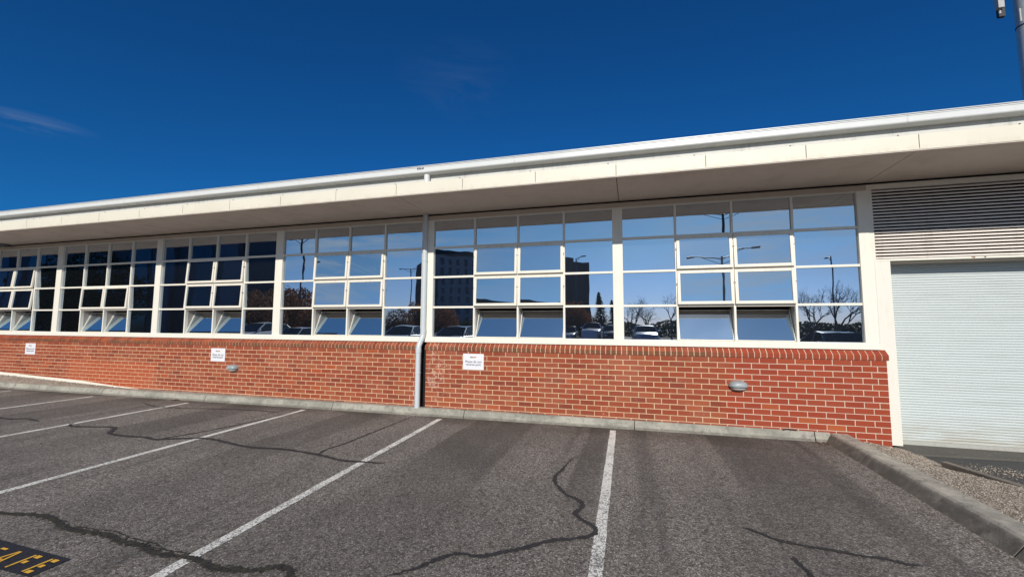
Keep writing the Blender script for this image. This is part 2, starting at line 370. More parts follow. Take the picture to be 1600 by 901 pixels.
def mat_glass(name, refl=.62, haze=.05, tintc=(.80,.90,1.0), bumpy=.006):
    t = NT(name); v = t.coord('Object')
    g1 = t.n('ShaderNodeBsdfGlossy'); g1.inputs['Roughness'].default_value = 0.0; g1.inputs['Color'].default_value = tintc + (1,)
    g2 = t.n('ShaderNodeBsdfGlossy'); g2.inputs['Roughness'].default_value = .38; g2.inputs['Color'].default_value = (.55,.72,1,1)
    bp = t.n('ShaderNodeBump'); t.L(t.noise(t.coord('Object', (1,1,1)), 1.5, 2), bp.inputs['Height']); bp.inputs['Strength'].default_value = bumpy*10; bp.inputs['Distance'].default_value = .006
    t.L(bp.outputs[0], g1.inputs['Normal'])
    d = t.n('ShaderNodeBsdfDiffuse'); d.inputs['Color'].default_value = (.010,.011,.013,1)
    m1 = t.n('ShaderNodeMixShader'); lw = t.n('ShaderNodeFresnel'); lw.inputs['IOR'].default_value = 1.5
    t.L(t.math('ADD', lw.outputs[0], refl, True), m1.inputs[0]); t.L(d.outputs[0], m1.inputs[1]); t.L(g1.outputs[0], m1.inputs[2])
    m2 = t.n('ShaderNodeMixShader'); hz = t.math('MULTIPLY', t.ramp(t.noise(v, 1.1, 2, .5), .3, .8, .7, 1.3), haze)
    t.L(hz, m2.inputs[0]); t.L(m1.outputs[0], m2.inputs[1]); t.L(g2.outputs[0], m2.inputs[2])
    t.L(m2.outputs[0], t.out.inputs[0]); return t.mat
M_glass = mat_glass('tinted_mirror_glass', .60, .014, (.80,.90,1.0), .016)
M_glassh = mat_glass('dusty_tinted_glass', .72, .012, (.78,.92,1.0))
M_glassg = mat_glass('sun_hazed_glass', .72, .045, (.78,.92,1.0))

def simple(name, col, rough=.6, metal=0., var=.3, scale=8):
    t = NT(name); v = t.coord('Object'); c = t.mix(t.ramp(t.noise(v, scale, 5, .6), .3, .75, 0, var), col, tuple(x*.5 for x in col)); return t.fin(c, rough, metal)
def mat_roller():
    t = NT('roller_door_enamel'); v = t.coord('Object')
    n_ = t.noise(t.coord('Object', (1,1,9)), 1.6, 6, .65)
    c = t.mix(t.ramp(n_, .42, .72, 0, .28), (.58,.63,.62), (.40,.43,.41))
    sc = t.ramp(t.noise(t.coord('Object', (5,1,60)), 1.0, 5, .75), .66, .72, 0, .45); c = t.mix(sc, c, (.28,.28,.27))
    Z = t.sep(v)[2]; c = t.mix(t.math('MULTIPLY', t.ramp(Z, .45, -.05, 0, .7), t.ramp(n_, .3, .6)), c, (.42,.38,.30))
    return t.fin(c, .42)
M_roller = mat_roller()
M_louvre = painted('louvre_paint', (.84,.77,.70), (.42,.30,.22), .35, .5)
M_sign = simple('sign_white', (.80,.80,.84), .35, 0, .06); M_ink = simple('sign_ink', (.10,.10,.12), .5)
M_orange = simple('sign_orange', (.75,.22,.04), .5, 0, 0); M_yel = simple('sign_gold', (.65,.42,.05), .5, 0, 0)
M_lamp = simple('lamp_hood_plastic', (.34,.38,.39), .4, 0, .3, 20); M_lens = simple('lamp_lens', (.45,.45,.42), .25, 0, .15, 30)
M_lampb = simple('lamp_base', (.12,.13,.13), .5)
M_room = simple('room_wall', (.05,.045,.042), .9)
M_steel = simple('galvanised_steel', (.50,.52,.53), .38, .35, .3, 6); M_ant = simple('antenna_plastic', (.45,.45,.44), .5); M_cable = simple('cable_rubber', (.03,.03,.035), .6)
M_roof = simple('roof_sheet', (.60,.62,.62), .4, .1)
M_pole = simple('pole_dark_steel', (.06,.065,.07), .5, .2); M_bark = simple('bark', (.10,.075,.055), .9)

# ================================================================== GROUND
g = MB(); g.quad((-900,-900,-.40),(900,-900,-.40),(900,900,-.40),(-900,900,-.40))
tag(g.build('ground', simple('dry_grass_ground', (.10,.095,.05), .95, 0, .5, .3)), kind='structure')
a = MB()
a.prism([(-70,-58),(-.60,-58),(-.60,-.05),(-9,-.08),(-14,-.12),(-70,-.3)], 'z', -.39, 0)
asphalt = tag(a.build('car_park_asphalt', M_asphalt), kind='structure')
d_ = MB(); d_.box((-.2,-58,-.39),(26,.24,-.065))
tag(d_.build('driveway', M_drive), kind='structure')
e_ = MB(); e_.box((-120,-140,-.39),(120,-58.2,-.01)); tag(e_.build('road', M_drive), kind='structure')

# painted parking lines
def strip(pts, widths, z, name, mat, jit=0., sub=1):
    P = [Vector((p[0], p[1], 0)) for p in pts]; pp = []; ww = []
    for i in range(len(P)-1):
        for k in range(sub):
            f = k/sub; pp.append(P[i].lerp(P[i+1], f)); ww.append(widths[i]*(1-f)+widths[i+1]*f)
    pp.append(P[-1]); ww.append(widths[-1]); b = MB(); n = len(pp)
    for i, p in enumerate(pp):
        d = (pp[min(i+1, n-1)] - pp[max(i-1, 0)]).normalized(); nn = Vector((-d.y, d.x, 0)); h = ww[i]/2
        p = p + nn*random.uniform(-jit, jit)*.5
        b.v += [tuple(p + nn*(h+random.uniform(-jit, jit)*.6) + Vector((0,0,z))), tuple(p - nn*(h+random.uniform(-jit, jit)*.6) + Vector((0,0,z)))]
    for i in range(n-1): b.f.append((2*i, 2*i+1, 2*i+3, 2*i+2)); b.m.append(0)
    return b.build(name, mat, asphalt)
for (x0, y0, x1) in [(-3.62,-.36,-3.55),(-6.62,-.42,-6.36),(-9.50,-.47,-9.33),(-12.36,-.58,-12.22),(-15.18,-.62,-15.16),(-18.05,-.66,-18.0)]:
    strip([(x0,y0),((x0*.5+x1*.5),-3),(x1,-5.4)], [.094,.094,.098], .004, 'parking_line', M_line, .004, 22)
# second parking row behind the photographer
for x in range(-34, 0, 3): strip([(x+.3,-11.6),(x+.3,-17)], [.09,.09], .004, 'parking_line', M_line)

def crack(pts, w, mat=M_tar, jit=.012, z=.007, name='crack_seal', sub=5):
    W_ = [w]*len(pts); W_[0] = w*.3; W_[-1] = w*.35
    # smooth by Catmull-Rom
    q = []; P = [Vector((p[0], p[1], 0)) for p in pts]
    for i in range(len(P)-1):
        p0, p1, p2, p3 = P[max(i-1,0)], P[i], P[i+1], P[min(i+2,len(P)-1)]
        for k in range(4):
            t = k/4; q.append(.5*((2*p1)+(-p0+p2)*t+(2*p0-5*p1+4*p2-p3)*t*t+(-p0+3*p1-3*p2+p3)*t**3))
    q.append(P[-1]); n = len(q); ww = []
    for i in range(n):
        e = min(i, n-1-i)/max(1, n*.08); ww.append(w*min(1, .25+.75*e)*random.uniform(.8, 1.25))
    return strip([(p.x, p.y) for p in q], ww, z, name, mat, jit, 3)
crA = [(-4.05,-1.95),(-4.109,-2.389),(-4.147,-2.704),(-4.091,-2.9),(-3.961,-3.134),(-3.853,-3.203),(-3.773,-3.322),(-3.787,-3.438),(-3.82,-3.533),(-3.747,-3.632),(-3.654,-3.719),(-3.614,-3.797),(-3.638,-3.89),(-3.755,-3.973),(-3.958,-4.081),(-4.086,-4.211),(-4.241,-4.324),(-4.388,-4.43),(-4.549,-4.441),(-4.648,-4.521),(-4.763,-4.689),(-4.93,-4.86)]
crB = [(-2.444,-3.399),(-2.351,-3.443),(-2.235,-3.543),(-2.073,-3.59),(-1.883,-3.609),(-1.695,-3.64),(-1.548,-3.638),(-1.459,-3.673),(-1.352,-3.668)]
crC = [(-2.207,-3.804),(-2.182,-3.915),(-2.163,-4.035),(-2.15,-4.3)]
crD = [(-9.3,-4.98),(-8.692,-4.967),(-8.356,-4.893),(-8.095,-4.912),(-7.804,-4.984),(-7.596,-4.986),(-7.382,-4.965),(-7.123,-5.007),(-6.884,-5.011),(-6.687,-5.059),(-6.435,-5.036),(-6.258,-5.049),(-6.106,-5.082),(-5.889,-5.049),(-5.792,-5.02),(-5.69,-4.948),(-5.592,-4.958),(-5.519,-5.03),(-5.48,-5.2)]
crE = [(-12.349,-2.473),(-12.1,-2.66),(-11.422,-2.508),(-11.2,-2.62),(-10.963,-2.797),(-10.579,-2.827),(-10.233,-2.793),(-9.958,-2.847),(-9.8,-2.758),(-9.325,-2.588),(-8.762,-2.681),(-8.35,-2.75),(-7.818,-2.699),(-7.217,-2.762),(-6.813,-2.865),(-6.461,-2.845),(-6.21,-2.82)]
crF = [(-7.217,-2.762),(-7.273,-2.535),(-7.22,-2.253),(-7.21,-1.772),(-7.199,-1.21),(-7.162,-.315)]
crG = [(-9.958,-2.847),(-9.728,-2.269),(-9.6,-1.6),(-9.5,-.9)]
crH = [(-13.272,-.841),(-12.584,-1.071),(-11.861,-1.028),(-11.163,-.888),(-10.4,-.79),(-9.798,-.81)]
crI = [(-16.2,-2.5),(-14.045,-2.606),(-13.714,-2.605),(-13.529,-2.508),(-13.038,-2.591)]
crack(crA, .043); crack(crB, .036); crack(crC, .032); crack(crD, .040, M_crack, .012, .008, 'open_crack'); crack(crD, .065, M_crackedge, .03, .006, 'crack_edge'); crack(crE, .055)
crack(crF, .022, M_tar, .006); crack(crG, .028, M_tar, .006); crack(crH, .03); crack(crI, .05)
crack([(-3.3,-.72),(-2.2,-.76),(-1.3,-.83),(-.7,-.92)], .006, M_crack, .008, .0065, 'open_crack')
# fine open crack lips around D
crack([(p[0]+.04, p[1]+.05) for p in crD[4:11]], .012, M_crack, .01, .0072, 'open_crack')

# SAFE marking : black panel with stencilled yellow letters
b = MB(); b.quad((-8.16,-5.505,.005),(-7.165,-5.505,.005),(-7.175,-5.285,.005),(-8.16,-5.25,.005)); b.build('safe_marking_panel', M_black, asphalt)
L_ = MB(); zz = .009
def bar(x0, y0, x1, y1, w):
    d = Vector((x1-x0, y1-y0, 0)).normalized(); n = Vector((-d.y, d.x, 0))*w/2; p, q = Vector((x0,y0,zz)), Vector((x1,y1,zz))
    L_.quad(p-n, q-n, q+n, p+n)
yb, yt = -5.482, -5.322; ym = (yb+yt)/2
def letE(x):
    bar(x+.008, yb, x+.008, yt, .019); bar(x+.030, yt-.012, x+.078, yt-.014, .032); bar(x+.030, ym, x+.068, ym, .030); bar(x+.030, yb+.012, x+.078, yb+.014, .032)
def letF(x):
    bar(x+.008, yb, x+.008, yt, .019); bar(x+.030, yt-.012, x+.078, yt-.014, .032); bar(x+.030, ym, x+.068, ym, .030)
def letA(x):
    bar(x, yb, x+.040, yt, .018); bar(x+.092, yb, x+.052, yt, .018); bar(x+.030, yb+.052, x+.062, yb+.052, .018)
def letS(x):
    bar(x+.014, yt-.01, x+.078, yt-.01, .02); bar(x+.008, ym+.004, x+.008, yt-.022, .018); bar(x+.02, ym, x+.068, ym, .02)
    bar(x+.078, yb+.022, x+.078, ym-.004, .018); bar(x+.006, yb+.01, x+.066, yb+.01, .02)
letS(-7.86); letA(-7.69); letF(-7.48); letE(-7.30); L_.build('safe_marking_letters', M_yellow, asphalt)

# kerbs: profile = battered face
def kerbline(x):  # y of the kerb's foot
    return -.17 + (x+.6)*.0165 if x < -.6 else -.17
def kerb_seg(pl, name, mat, group_obj=None):   # pl = list of (foot pt, top front pt, top back pt)
    b = MB(); n = len(pl)
    for f, t1, t2, z1, z2 in pl:
        m1 = (f[0]+(t1[0]-f[0])*.93, f[1]+(t1[1]-f[1])*.93)
        m2 = (t1[0]+(t2[0]-t1[0])*.10, t1[1]+(t2[1]-t1[1])*.10)
        b.v += [(f[0],f[1],-.2),(f[0],f[1],0.0),(m1[0],m1[1],z1*.88),(m2[0],m2[1],z1),(t2[0],t2[1],z2),(t2[0],t2[1],-.2)]
    for i in range(n-1):
        for k in range(6): b.f.append((i*6+k, i*6+(k+1)%6, (i+1)*6+(k+1)%6, (i+1)*6+k)); b.m.append(0)
    b.f.append(tuple(range(6))[::-1]); b.f.append(tuple((n-1)*6+k for k in range(6))); b.m += [0,0]
    return b.build(name, mat)
kj = [-.75,-3.29,-6.24,-9.0,-12.2,-15.3,-18.4,-21.5,-27]
K = empty('kerb'); tag(K, kind='structure')
def kw(x): return .13 + random.uniform(-.002,.002)
edges = [-.60] + kj
for i in range(len(edges)-1):
    x1, x0 = edges[i]-(.006 if i else 0), edges[i+1]+.006
    n = max(3, int((x1-x0)/.3)); pl = []
    for k in range(n+1):
        x = x0 + (x1-x0)*k/n; y = kerbline(x)
        yb_ = max(-.112, 0) if False else -.112
        if x < -14.5: yb_ = y + .17
        tb = min(yb_, y+.2) if x < -14.5 else yb_
        xe = x + (.05 if x > -.61 else 0)
        tf = y + .055
        if tf > tb - .02: tf = tb-.02
        pl.append(((xe if k < n else xe-.0, y), (xe, tf), (xe, tb), .13+random.uniform(-.003,.003), .133))
    o = kerb_seg(pl, 'kerb_stone', M_kerb); o.parent = K
def rk(y): return ((-.622-.012*max(0,-y-1)/3, y), (-.535, y), (-.335, y))
ry = [-.13,-1.12,-3.33,-5.8,-8.6,-12]
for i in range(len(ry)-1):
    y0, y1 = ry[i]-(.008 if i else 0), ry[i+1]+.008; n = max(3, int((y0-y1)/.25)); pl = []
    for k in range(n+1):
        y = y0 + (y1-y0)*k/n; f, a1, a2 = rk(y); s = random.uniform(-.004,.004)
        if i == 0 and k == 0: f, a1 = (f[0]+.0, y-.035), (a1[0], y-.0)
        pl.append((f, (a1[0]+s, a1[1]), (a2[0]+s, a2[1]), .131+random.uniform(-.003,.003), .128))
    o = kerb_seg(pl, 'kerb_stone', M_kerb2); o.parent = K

# garden bed between kerb and driveway
def edge_x(y): return .28 + (-.96 - y)*.33          # driveway side edging line
def bed_h(x, y):
    base = .085 - .10*min(1, max(0, (x+.34)/.55))*min(1, max(0, (y+1.7)/1.2))
    base -= .02*max(0, (x+.34))
    dx = edge_x(y) - x
    if y < -.9: base -= .075*math.exp(-(dx/.10)**2)*max(0, min(1, (y+2.0)/.7))
    return base + .012*noise.noise(Vector((x*5, y*5, 0))) + .006*noise.noise(Vector((x*19, y*19, 3)))
b = MB(); NX, NY = 40, 150
for j in range(NY+1):
    y = -.02 - 9*(j/NY)**1.25
    xr = max(edge_x(y)+.02, .36) if y > -1.3 else edge_x(y)+.02
    if y > -.96: xr = .62 - .28*min(1, (y+.96)/.9)
    for i in range(NX+1):
        x = -.345 + (xr+.345)*i/NX; z = bed_h(x, y)
        if y > -.96: z = min(z, .03 - .13*max(0, (x-.0))/.6)
        b.v.append((x, y, z))
for j in range(NY):
    for i in range(NX): q = j*(NX+1)+i; b.f.append((q, q+NX+1, q+NX+2, q+1)); b.m.append(0)
tag(b.build('garden_bed_soil', M_bed), kind='structure')
def stones(name, spots, s0, s1, label):
    b = MB()
    for (x, y, z) in spots:
        s = random.uniform(s0, s1); rx = random.uniform(0, 3.14); n = len(b.v)
        pts = [(1,0,0),(0,.8,0),(-1,0,0),(0,-.8,0),(.1,.1,.55),(-.1,0,-.5)]
        c, s_ = math.cos(rx), math.sin(rx); tl = random.uniform(-.5, .5)
        for p in pts:
            px, py, pz = [q*s*random.uniform(.7, 1.2) for q in p]; pz += px*tl
            b.v.append((x+px*c-py*s_, y+px*s_+py*c, z+pz))
        for f in ((0,1,4),(1,2,4),(2,3,4),(3,0,4),(1,0,5),(2,1,5),(3,2,5),(0,3,5)): b.f.append(tuple(n+k for k in f)); b.m.append(0)
    return tag(b.build(name, M_stone), label, 'gravel', kind='stuff')
sp_ = []
for _ in range(15000):
    y = -.12 - 4.2*random.random()**1.2; xr = edge_x(y) if y < -.96 else .55
    x = random.uniform(-.33, xr); 
    z = bed_h(x, y)
    if y > -.96: z = min(z, .03 - .13*max(0, x)/.6)
    if x > .36 and random.random() < .3: continue
    sp_.append((x, y, z+.002))
for _ in range(500):                               # spill onto the driveway
    x = random.gauss(.95, .22); y = random.gauss(-.82, .13)
    if x > .4: sp_.append((x, y, -.060))
stones('gravel', sp_, .004, .012, 'loose tan gravel in the bed beside the kerb and driveway')
# driveway edging strip
b = MB(); A_ = Vector((.28,-.96,0)); B_ = Vector((1.9,-5.87,0)); dd = (B_-A_).normalized(); nn = Vector((-dd.y, dd.x, 0)); n0 = 24
nn = nn if nn.x > 0 else -nn
for i in range(n0+1):
    p = A_.lerp(B_, i/n0); wd = .075 + .035*min(1, i/6); z1 = .055 - .012*min(1,i/8)
    for off, z in ((0,-.1),(0,z1),(wd,z1-.004),(wd,-.1)): q = p + nn*off; b.v.append((q.x, q.y, z))
for i in range(n0):
    for k in range(4): b.f.append((i*4+k, i*4+(k+1)%4, (i+1)*4+(k+1)%4, (i+1)*4+k)); b.m.append(0)
b.f += [(0,3,2,1), tuple(n0*4+k for k in range(4))]; b.m += [0,0]
tag(bevel(b.build('driveway_edging', mat_concrete('edging_concrete', (.26,.225,.18), (.17,.145,.12))), .004), kind='structure')
# threshold slab in front of the roller door
b = MB(); b.prism([(.215,.40),(3.6,.40),(3.6,-.22),(1.62,-.20),(.215,-.30)], 'z', -.3, -.045); tag(bevel(b.build('threshold_slab', M_slab), .006), kind='structure')
# gravel verge behind the kerb at the far left
b = MB(); n = 60
for i in range(n+1):
    x = -27 + (27-12.4)*i/n; yk = kerbline(x)+.13; zt = .125 + max(0, min(.16, (-14.9-x)*.034))
    for k in range(7):
        f = k/6; y = yk + (-.10-yk)*f; b.v.append((x, y, .118+(zt-.118)*f**.8 + .012*noise.noise(Vector((x*6, y*6, 1)))*(1 if 0 < k < 6 and x < -14.6 else 0)))
for i in range(n):
    for k in range(6): q = i*7+k; b.f.append((q, q+7, q+8, q+1)); b.m.append(0)
tag(b.build('gravel_verge', M_bed), kind='structure')
sp2 = []
for _ in range(1500):
    x = random.uniform(-23, -15.1); yk = kerbline(x)+.17; f = random.random(); zt = .125+max(0,min(.16,(-14.9-x)*.034))
    sp2.append((x, yk+(-.11-yk)*f, .122+(zt-.118)*f**.8))
stones('gravel', sp2, .008, .02, 'loose pale gravel banked against the white plinth at left')
# leaves in the kerb corner
M_leaf = simple('dry_leaf', (.16,.06,.03), .8, 0, .6, 40)
b = MB()
def leaf(x, y, z, s):
    r = random.uniform(0, 6.28); c, s_ = math.cos(r)*s, math.sin(r)*s; h = random.uniform(.2, .7)*s
    b.quad((x-c,y-s_,z),(x+s_*.5,y-c*.5,z+h),(x+c,y+s_,z+.2*h),(x-s_*.5,y+c*.5,z+h*.8))
for _ in range(38): leaf(-.70+random.gauss(0,.05), -.27+random.gauss(0,.05), .006, random.uniform(.008,.02))
for _ in range(8): leaf(-12.9+random.gauss(0,.05), -.42+random.gauss(0,.03), .006, .03)
for _ in range(10): leaf(-4.45+random.gauss(0,.05), -.30+random.gauss(0,.02), .006, .012)
for _ in range(40): leaf(random.uniform(-18,-.8), -.36+random.gauss(0,.05), .006, random.uniform(.006,.014))
tag(b.build('leaf_litter', M_leaf), 'brown dry leaves gathered along the foot of the kerb', 'leaves', kind='stuff')
b = MB(); b.path([(-1.16,-.15,.137),(-1.10,-.14,.15),(-1.05,-.145,.147),(-.98,-.14,.139)], .008, 6)
tag(b.build('rubber_scrap', M_cable), 'black scrap of rubber lying on the kerb top against the brick wall', 'debris')

# ================================================================== BUILDING
BLD = empty('building', (0,0,0)); tag(BLD, 'low red brick building with a long band of cream framed windows under a white eave', 'building')
ROWS = [H, H+.5652, H+1.1475, H+1.7264, H+2.2778]; SOF = H+2.392
CH = .086; TOP = 1.19; YF = -.11
def wallx(segs):
    mo = MB()
    for (x0, x1, nc) in segs:
        b = MB()
        for r in range(nc):
            z1 = TOP - r*CH - .0055; z0 = z1 - .075
            right = x1; xs = [right]
            # bond measured from the right hand end
            first = (.19 if r % 2 == 0 else .115)
            xs.append(right-first)
            if r % 2: xs.append(xs[-1]-.19+.002)
            while xs[-1] > x0+.30: xs.append(xs[-1]-.24)
            xs.append(x0) if xs[-1]-x0 > .05 else xs.__setitem__(-1, x0)
            for i in range(len(xs)-1):
                a1, a0 = xs[i], xs[i+1]; j = random.uniform(-.0015,.0015); dz = random.uniform(-.0015,.0015)
                gl = .0050 if i+1 < len(xs)-1 else 0; gr = .0050 if i else 0
                b.brick((a0+gl+random.uniform(0,.002), YF+j, z0+dz), (a1-gr-random.uniform(0,.002), YF+.06, z1+dz), .003)
        w_ = b.build('brick_wall', M_brick, BLD)
        m_ = MB(); m_.box((x0+.004, YF+.0045, TOP-nc*CH-.06), (x1-.004, .12, TOP)); m_.build('mortar', M_mortar, w_)
wallx([(-25.4, -7.215, 13), (-7.085, .208, 15)])
b = MB(); b.box((-7.216,-.02,-.1),(-7.084,.0,1.30)); b.build('wall_slot', M_dark, BLD)
# plinth, painted, rising to the left
b = MB(); pts = [(-25.5, 0.6),(-19.8, 1.44-1.09),(-18.2,1.44-1.148),(-16.7,1.44-1.19),(-15.35,1.44-1.272),(-14.2,.11),(-14.2,-.1),(-25.5,-.1)]
b.prism(pts, 'y', YF-.012, YF+.02); b.build('painted_plinth', M_frame, BLD)
# sloping header course
for (x0, x1) in ((-25.4,-7.22),(-7.10,.236)):
    b = MB(); n = int(round((x1-x0)/.0862)); st = (x1-x0)/n
    for i in range(n):
        a0, a1 = x0+i*st+.005, x0+(i+1)*st-.005; s_ = random.uniform(-.002,.002)
        pr = [(-.035,1.335+s_),(-.118,1.268+s_),(-.126,1.258+s_),(-.124,1.194),(-.10,1.190),(.05,1.19),(.05,1.335)]
        b.prism([(y,z) for y, z in pr], 'x', a0+random.uniform(0,.002), a1-random.uniform(0,.002))
    sill = b.build('brick_sill', M_brick_sill, BLD)
    b = MB(); b.prism([(-.035,1.329),(-.118,1.262),(-.120,1.255),(-.119,1.196),(-.10,1.187),(.06,1.187),(.06,1.33)], 'x', x0+.003, x1-.004)
    b.build('mortar', M_mortar, sill)

# window bays : (left glass edge, right glass edge)
bays = [(-3.43,0.0),(-7.0,-3.60),(-10.62,-7.25),(-14.22,-10.81),(-17.8,-14.4),(-21.4,-18.0),(-25.0,-21.6)]
tilts = [3.3, 3.3, 3.1, 3.3, 2.8, 4.6, 4]
def sash(parent, x0, x1, z0, z1, ang, hinge, gm=None):
    # sash frame and pane about its hinge line; ang>0 swings the free edge outward (top hung) or the top inward (bottom hung)
    wd = x1-x0; ht = z1-z0; t = .047; f = MB()
    if hinge == 'top':
        f.box((0,-.052,-ht),(t,-.012,0)); f.box((wd-t,-.052,-ht),(wd,-.012,0)); f.box((t,-.050,-ht),(wd-t,-.012,-ht+t)); f.box((t,-.050,-t),(wd-t,-.012,0))
        loc = (x0, 0, z1); rx = -R(ang)
        pz0, pz1 = -ht+t-.004, -t+.004
    else:
        t = .022
        t = .012
        f.box((0,-.004,0),(t,.03,ht)); f.box((wd-t,-.004,0),(wd,.03,ht)); f.box((t,.0,0),(wd-t,.03,t)); f.box((t,.008,ht-t),(wd-t,.03,ht))
        loc = (x0, .0, z0); rx = -R(ang)
        pz0, pz1 = t-.004, ht-t-.002
    o = f.build('sash', M_frame2, parent); o.location = loc; o.rotation_euler = (rx,0,0); bevel(o, .003, 1)
    p = MB(); yy = -.034 if hinge == 'top' else .012
    p.box((t-.004, yy, pz0), (wd-t+.004, yy+.006, pz1 if hinge == 'top' else pz1+.010))
    q = p.build('sash_pane', M_glass if hinge == 'top' else (gm or M_glassh), parent); q.location = loc; q.rotation_euler = (rx,0,0)
    return o
for bi, (gx0, gx1) in enumerate(bays):
    wn = bpy.data.objects.new('window', None)
    cw = (gx1-gx0)/4; mt = .017                   # half width of thin mullion
    f = MB()
    # thin mullions
    for k in (1,2,3):
        x = gx0+cw*k; f.box((x-mt,-.030,ROWS[0]),(x+mt,.045,ROWS[4]))
    # transoms butt between mullions
    for r in (1,2,3):
        for k in range(4):
            xa, xb = gx0+cw*k+(mt if k else 0), gx0+cw*(k+1)-(mt if k < 3 else 0)
            f.box((xa,-.026,ROWS[r]-.019),(xb,.045,ROWS[r]+.019))
    # bead around the opening
    f.box((gx0,-.028,ROWS[4]-.02),(gx1,.04,ROWS[4]+.0))
    wn = f.build('window', M_frame, BLD); bevel(wn, .003, 1)
    for r in range(4):
        z0, z1 = ROWS[r]+(.019 if r else .0), ROWS[r+1]-(.019 if r < 3 else .02)
        for k in range(4):
            xa, xb = gx0+cw*k+(mt if k else 0), gx0+cw*(k+1)-(mt if k < 3 else 0)
            mid = k in (1,2)
            if mid and r == 0: sash(wn, xa+.004, xb-.004, z0+.004, z1-.004, 22, 'bottom', M_glassg if bi == 0 and k == 1 else None); continue
            if mid and (r == 1 or (r == 2 and bi != 4)): sash(wn, xa-.010, xb+.010, z0-.004, z1+.006, tilts[bi]*random.uniform(.9,1.08), 'top'); continue
            p = MB(); yy = .006+random.uniform(-.0006,.0006); tl = random.uniform(-.0010,.0010); t2 = random.uniform(-.0007,.0007)
            n = len(p.v); p.v += [(xa-.003,yy+tl,z0-.003),(xb+.003,yy-tl,z0-.003),(xb+.003,yy-tl+t2,z1+.003),(xa-.003,yy+tl+t2,z1+.003)]
            p.v += [(x,y+.006,z) for (x,y,z) in p.v[-4:]]
            for q in ((0,1,2,3),(7,6,5,4),(0,4,5,1),(1,5,6,2),(2,6,7,3),(3,7,4,0)): p.f.append(tuple(n+i for i in q)); p.m.append(0)
            p.build('pane', M_glass, wn)
    # deep reveals either side of each open hopper
    for k in (1,2):
        xa, xb = gx0+cw*k+mt, gx0+cw*(k+1)-mt
        for q0, q1 in ((xa-.012,xa-.001),(xb+.001,xb+.012)):
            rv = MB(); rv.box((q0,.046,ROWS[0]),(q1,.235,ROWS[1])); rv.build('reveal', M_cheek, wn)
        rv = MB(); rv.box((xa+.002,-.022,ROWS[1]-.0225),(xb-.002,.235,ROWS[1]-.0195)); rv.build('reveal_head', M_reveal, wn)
    # screw heads on the sash stiles
    if bi < 4:
        for r in (1,2):
            for x in (gx0+cw, gx0+2*cw-.012, gx0+2*cw+.014, gx0+3*cw):
                s = MB(); s.tube((x,-.080 if r == 1 else -.075,ROWS[r]+.36),(x,-.02,ROWS[r]+.36), .0055, seg=8)
                s.build('sash_screw', M_seal, wn)
# posts between bays, end post, head and sill members
for (x0, x1) in ((-3.60,-3.43),(-7.25,-7.0),(-10.81,-10.62),(-14.40,-14.22),(-18.0,-17.8),(-21.6,-21.4),(0.0,.135),(-25.4,-25.0)):
    p = MB(); p.box((x0,-.040,ROWS[0]),(x1,.06,ROWS[4])); bevel(p.build('window_post', M_frame, BLD), .004)
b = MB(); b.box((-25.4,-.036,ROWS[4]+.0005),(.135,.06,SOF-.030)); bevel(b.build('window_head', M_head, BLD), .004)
b = MB(); b.box((-25.4,-.02,SOF-.030),(3.6,.10,SOF+.02)); b.build('shadow_gap', M_dark, BLD)
b = MB(); b.prism([(-.036,ROWS[0]-.0005),(-.062,ROWS[0]-.018),(-.064,1.343),(-.060,1.337),(.06,1.337),(.06,ROWS[0]-.0005)], 'x', -25.4, .165); b.build('window_sill', M_frame, BLD)
# dark room behind the open hoppers
b = MB(); b.quad((-25.4,2.6,.9),(3.6,2.6,.9),(3.6,2.6,3.9),(-25.4,2.6,3.9)); b.quad((-25.4,.12,.95),(-25.4,2.6,.95),(0.1,2.6,.95),(0.1,.12,.95)); b.quad((-25.4,.1,3.9),(3.6,.1,3.9),(3.6,2.6,3.9),(-25.4,2.6,3.9)); b.build('room_lining', M_room, BLD)

# soffit panels with open joints at every third fascia joint
xj = [.12-3.6*k for k in range(-1, 9)]
for i in range(len(xj)-1):
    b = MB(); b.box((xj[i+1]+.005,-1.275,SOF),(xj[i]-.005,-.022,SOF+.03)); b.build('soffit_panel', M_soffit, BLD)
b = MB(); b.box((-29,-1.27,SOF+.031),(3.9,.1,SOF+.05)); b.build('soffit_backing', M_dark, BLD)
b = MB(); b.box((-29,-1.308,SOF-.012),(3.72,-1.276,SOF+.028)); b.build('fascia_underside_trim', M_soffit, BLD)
for k in range(-2, 24):
    x1 = .12+1.2 - 1.2*k + 0; x0 = x1-1.2
    b = MB(); b.prism([(-1.312,SOF+.002),(-1.312,SOF+.190),(-1.308,SOF+.194),(-1.24,SOF+.194),(-1.24,SOF+.180),(-1.296,SOF+.180),(-1.296,SOF+.002)], 'x', x0+.004, x1-.004); b.build('fascia_panel', M_fascia, BLD)
b = MB(); b.box((-29,-1.295,SOF+.03),(3.72,-1.285,SOF+.178)); b.build('fascia_backing', M_seal, BLD)
# board behind the gutter
b = MB(); b.box((-29,-1.14,SOF+.055),(3.9,-1.11,SOF+.47)); b.build('gutter_board', M_back, BLD)
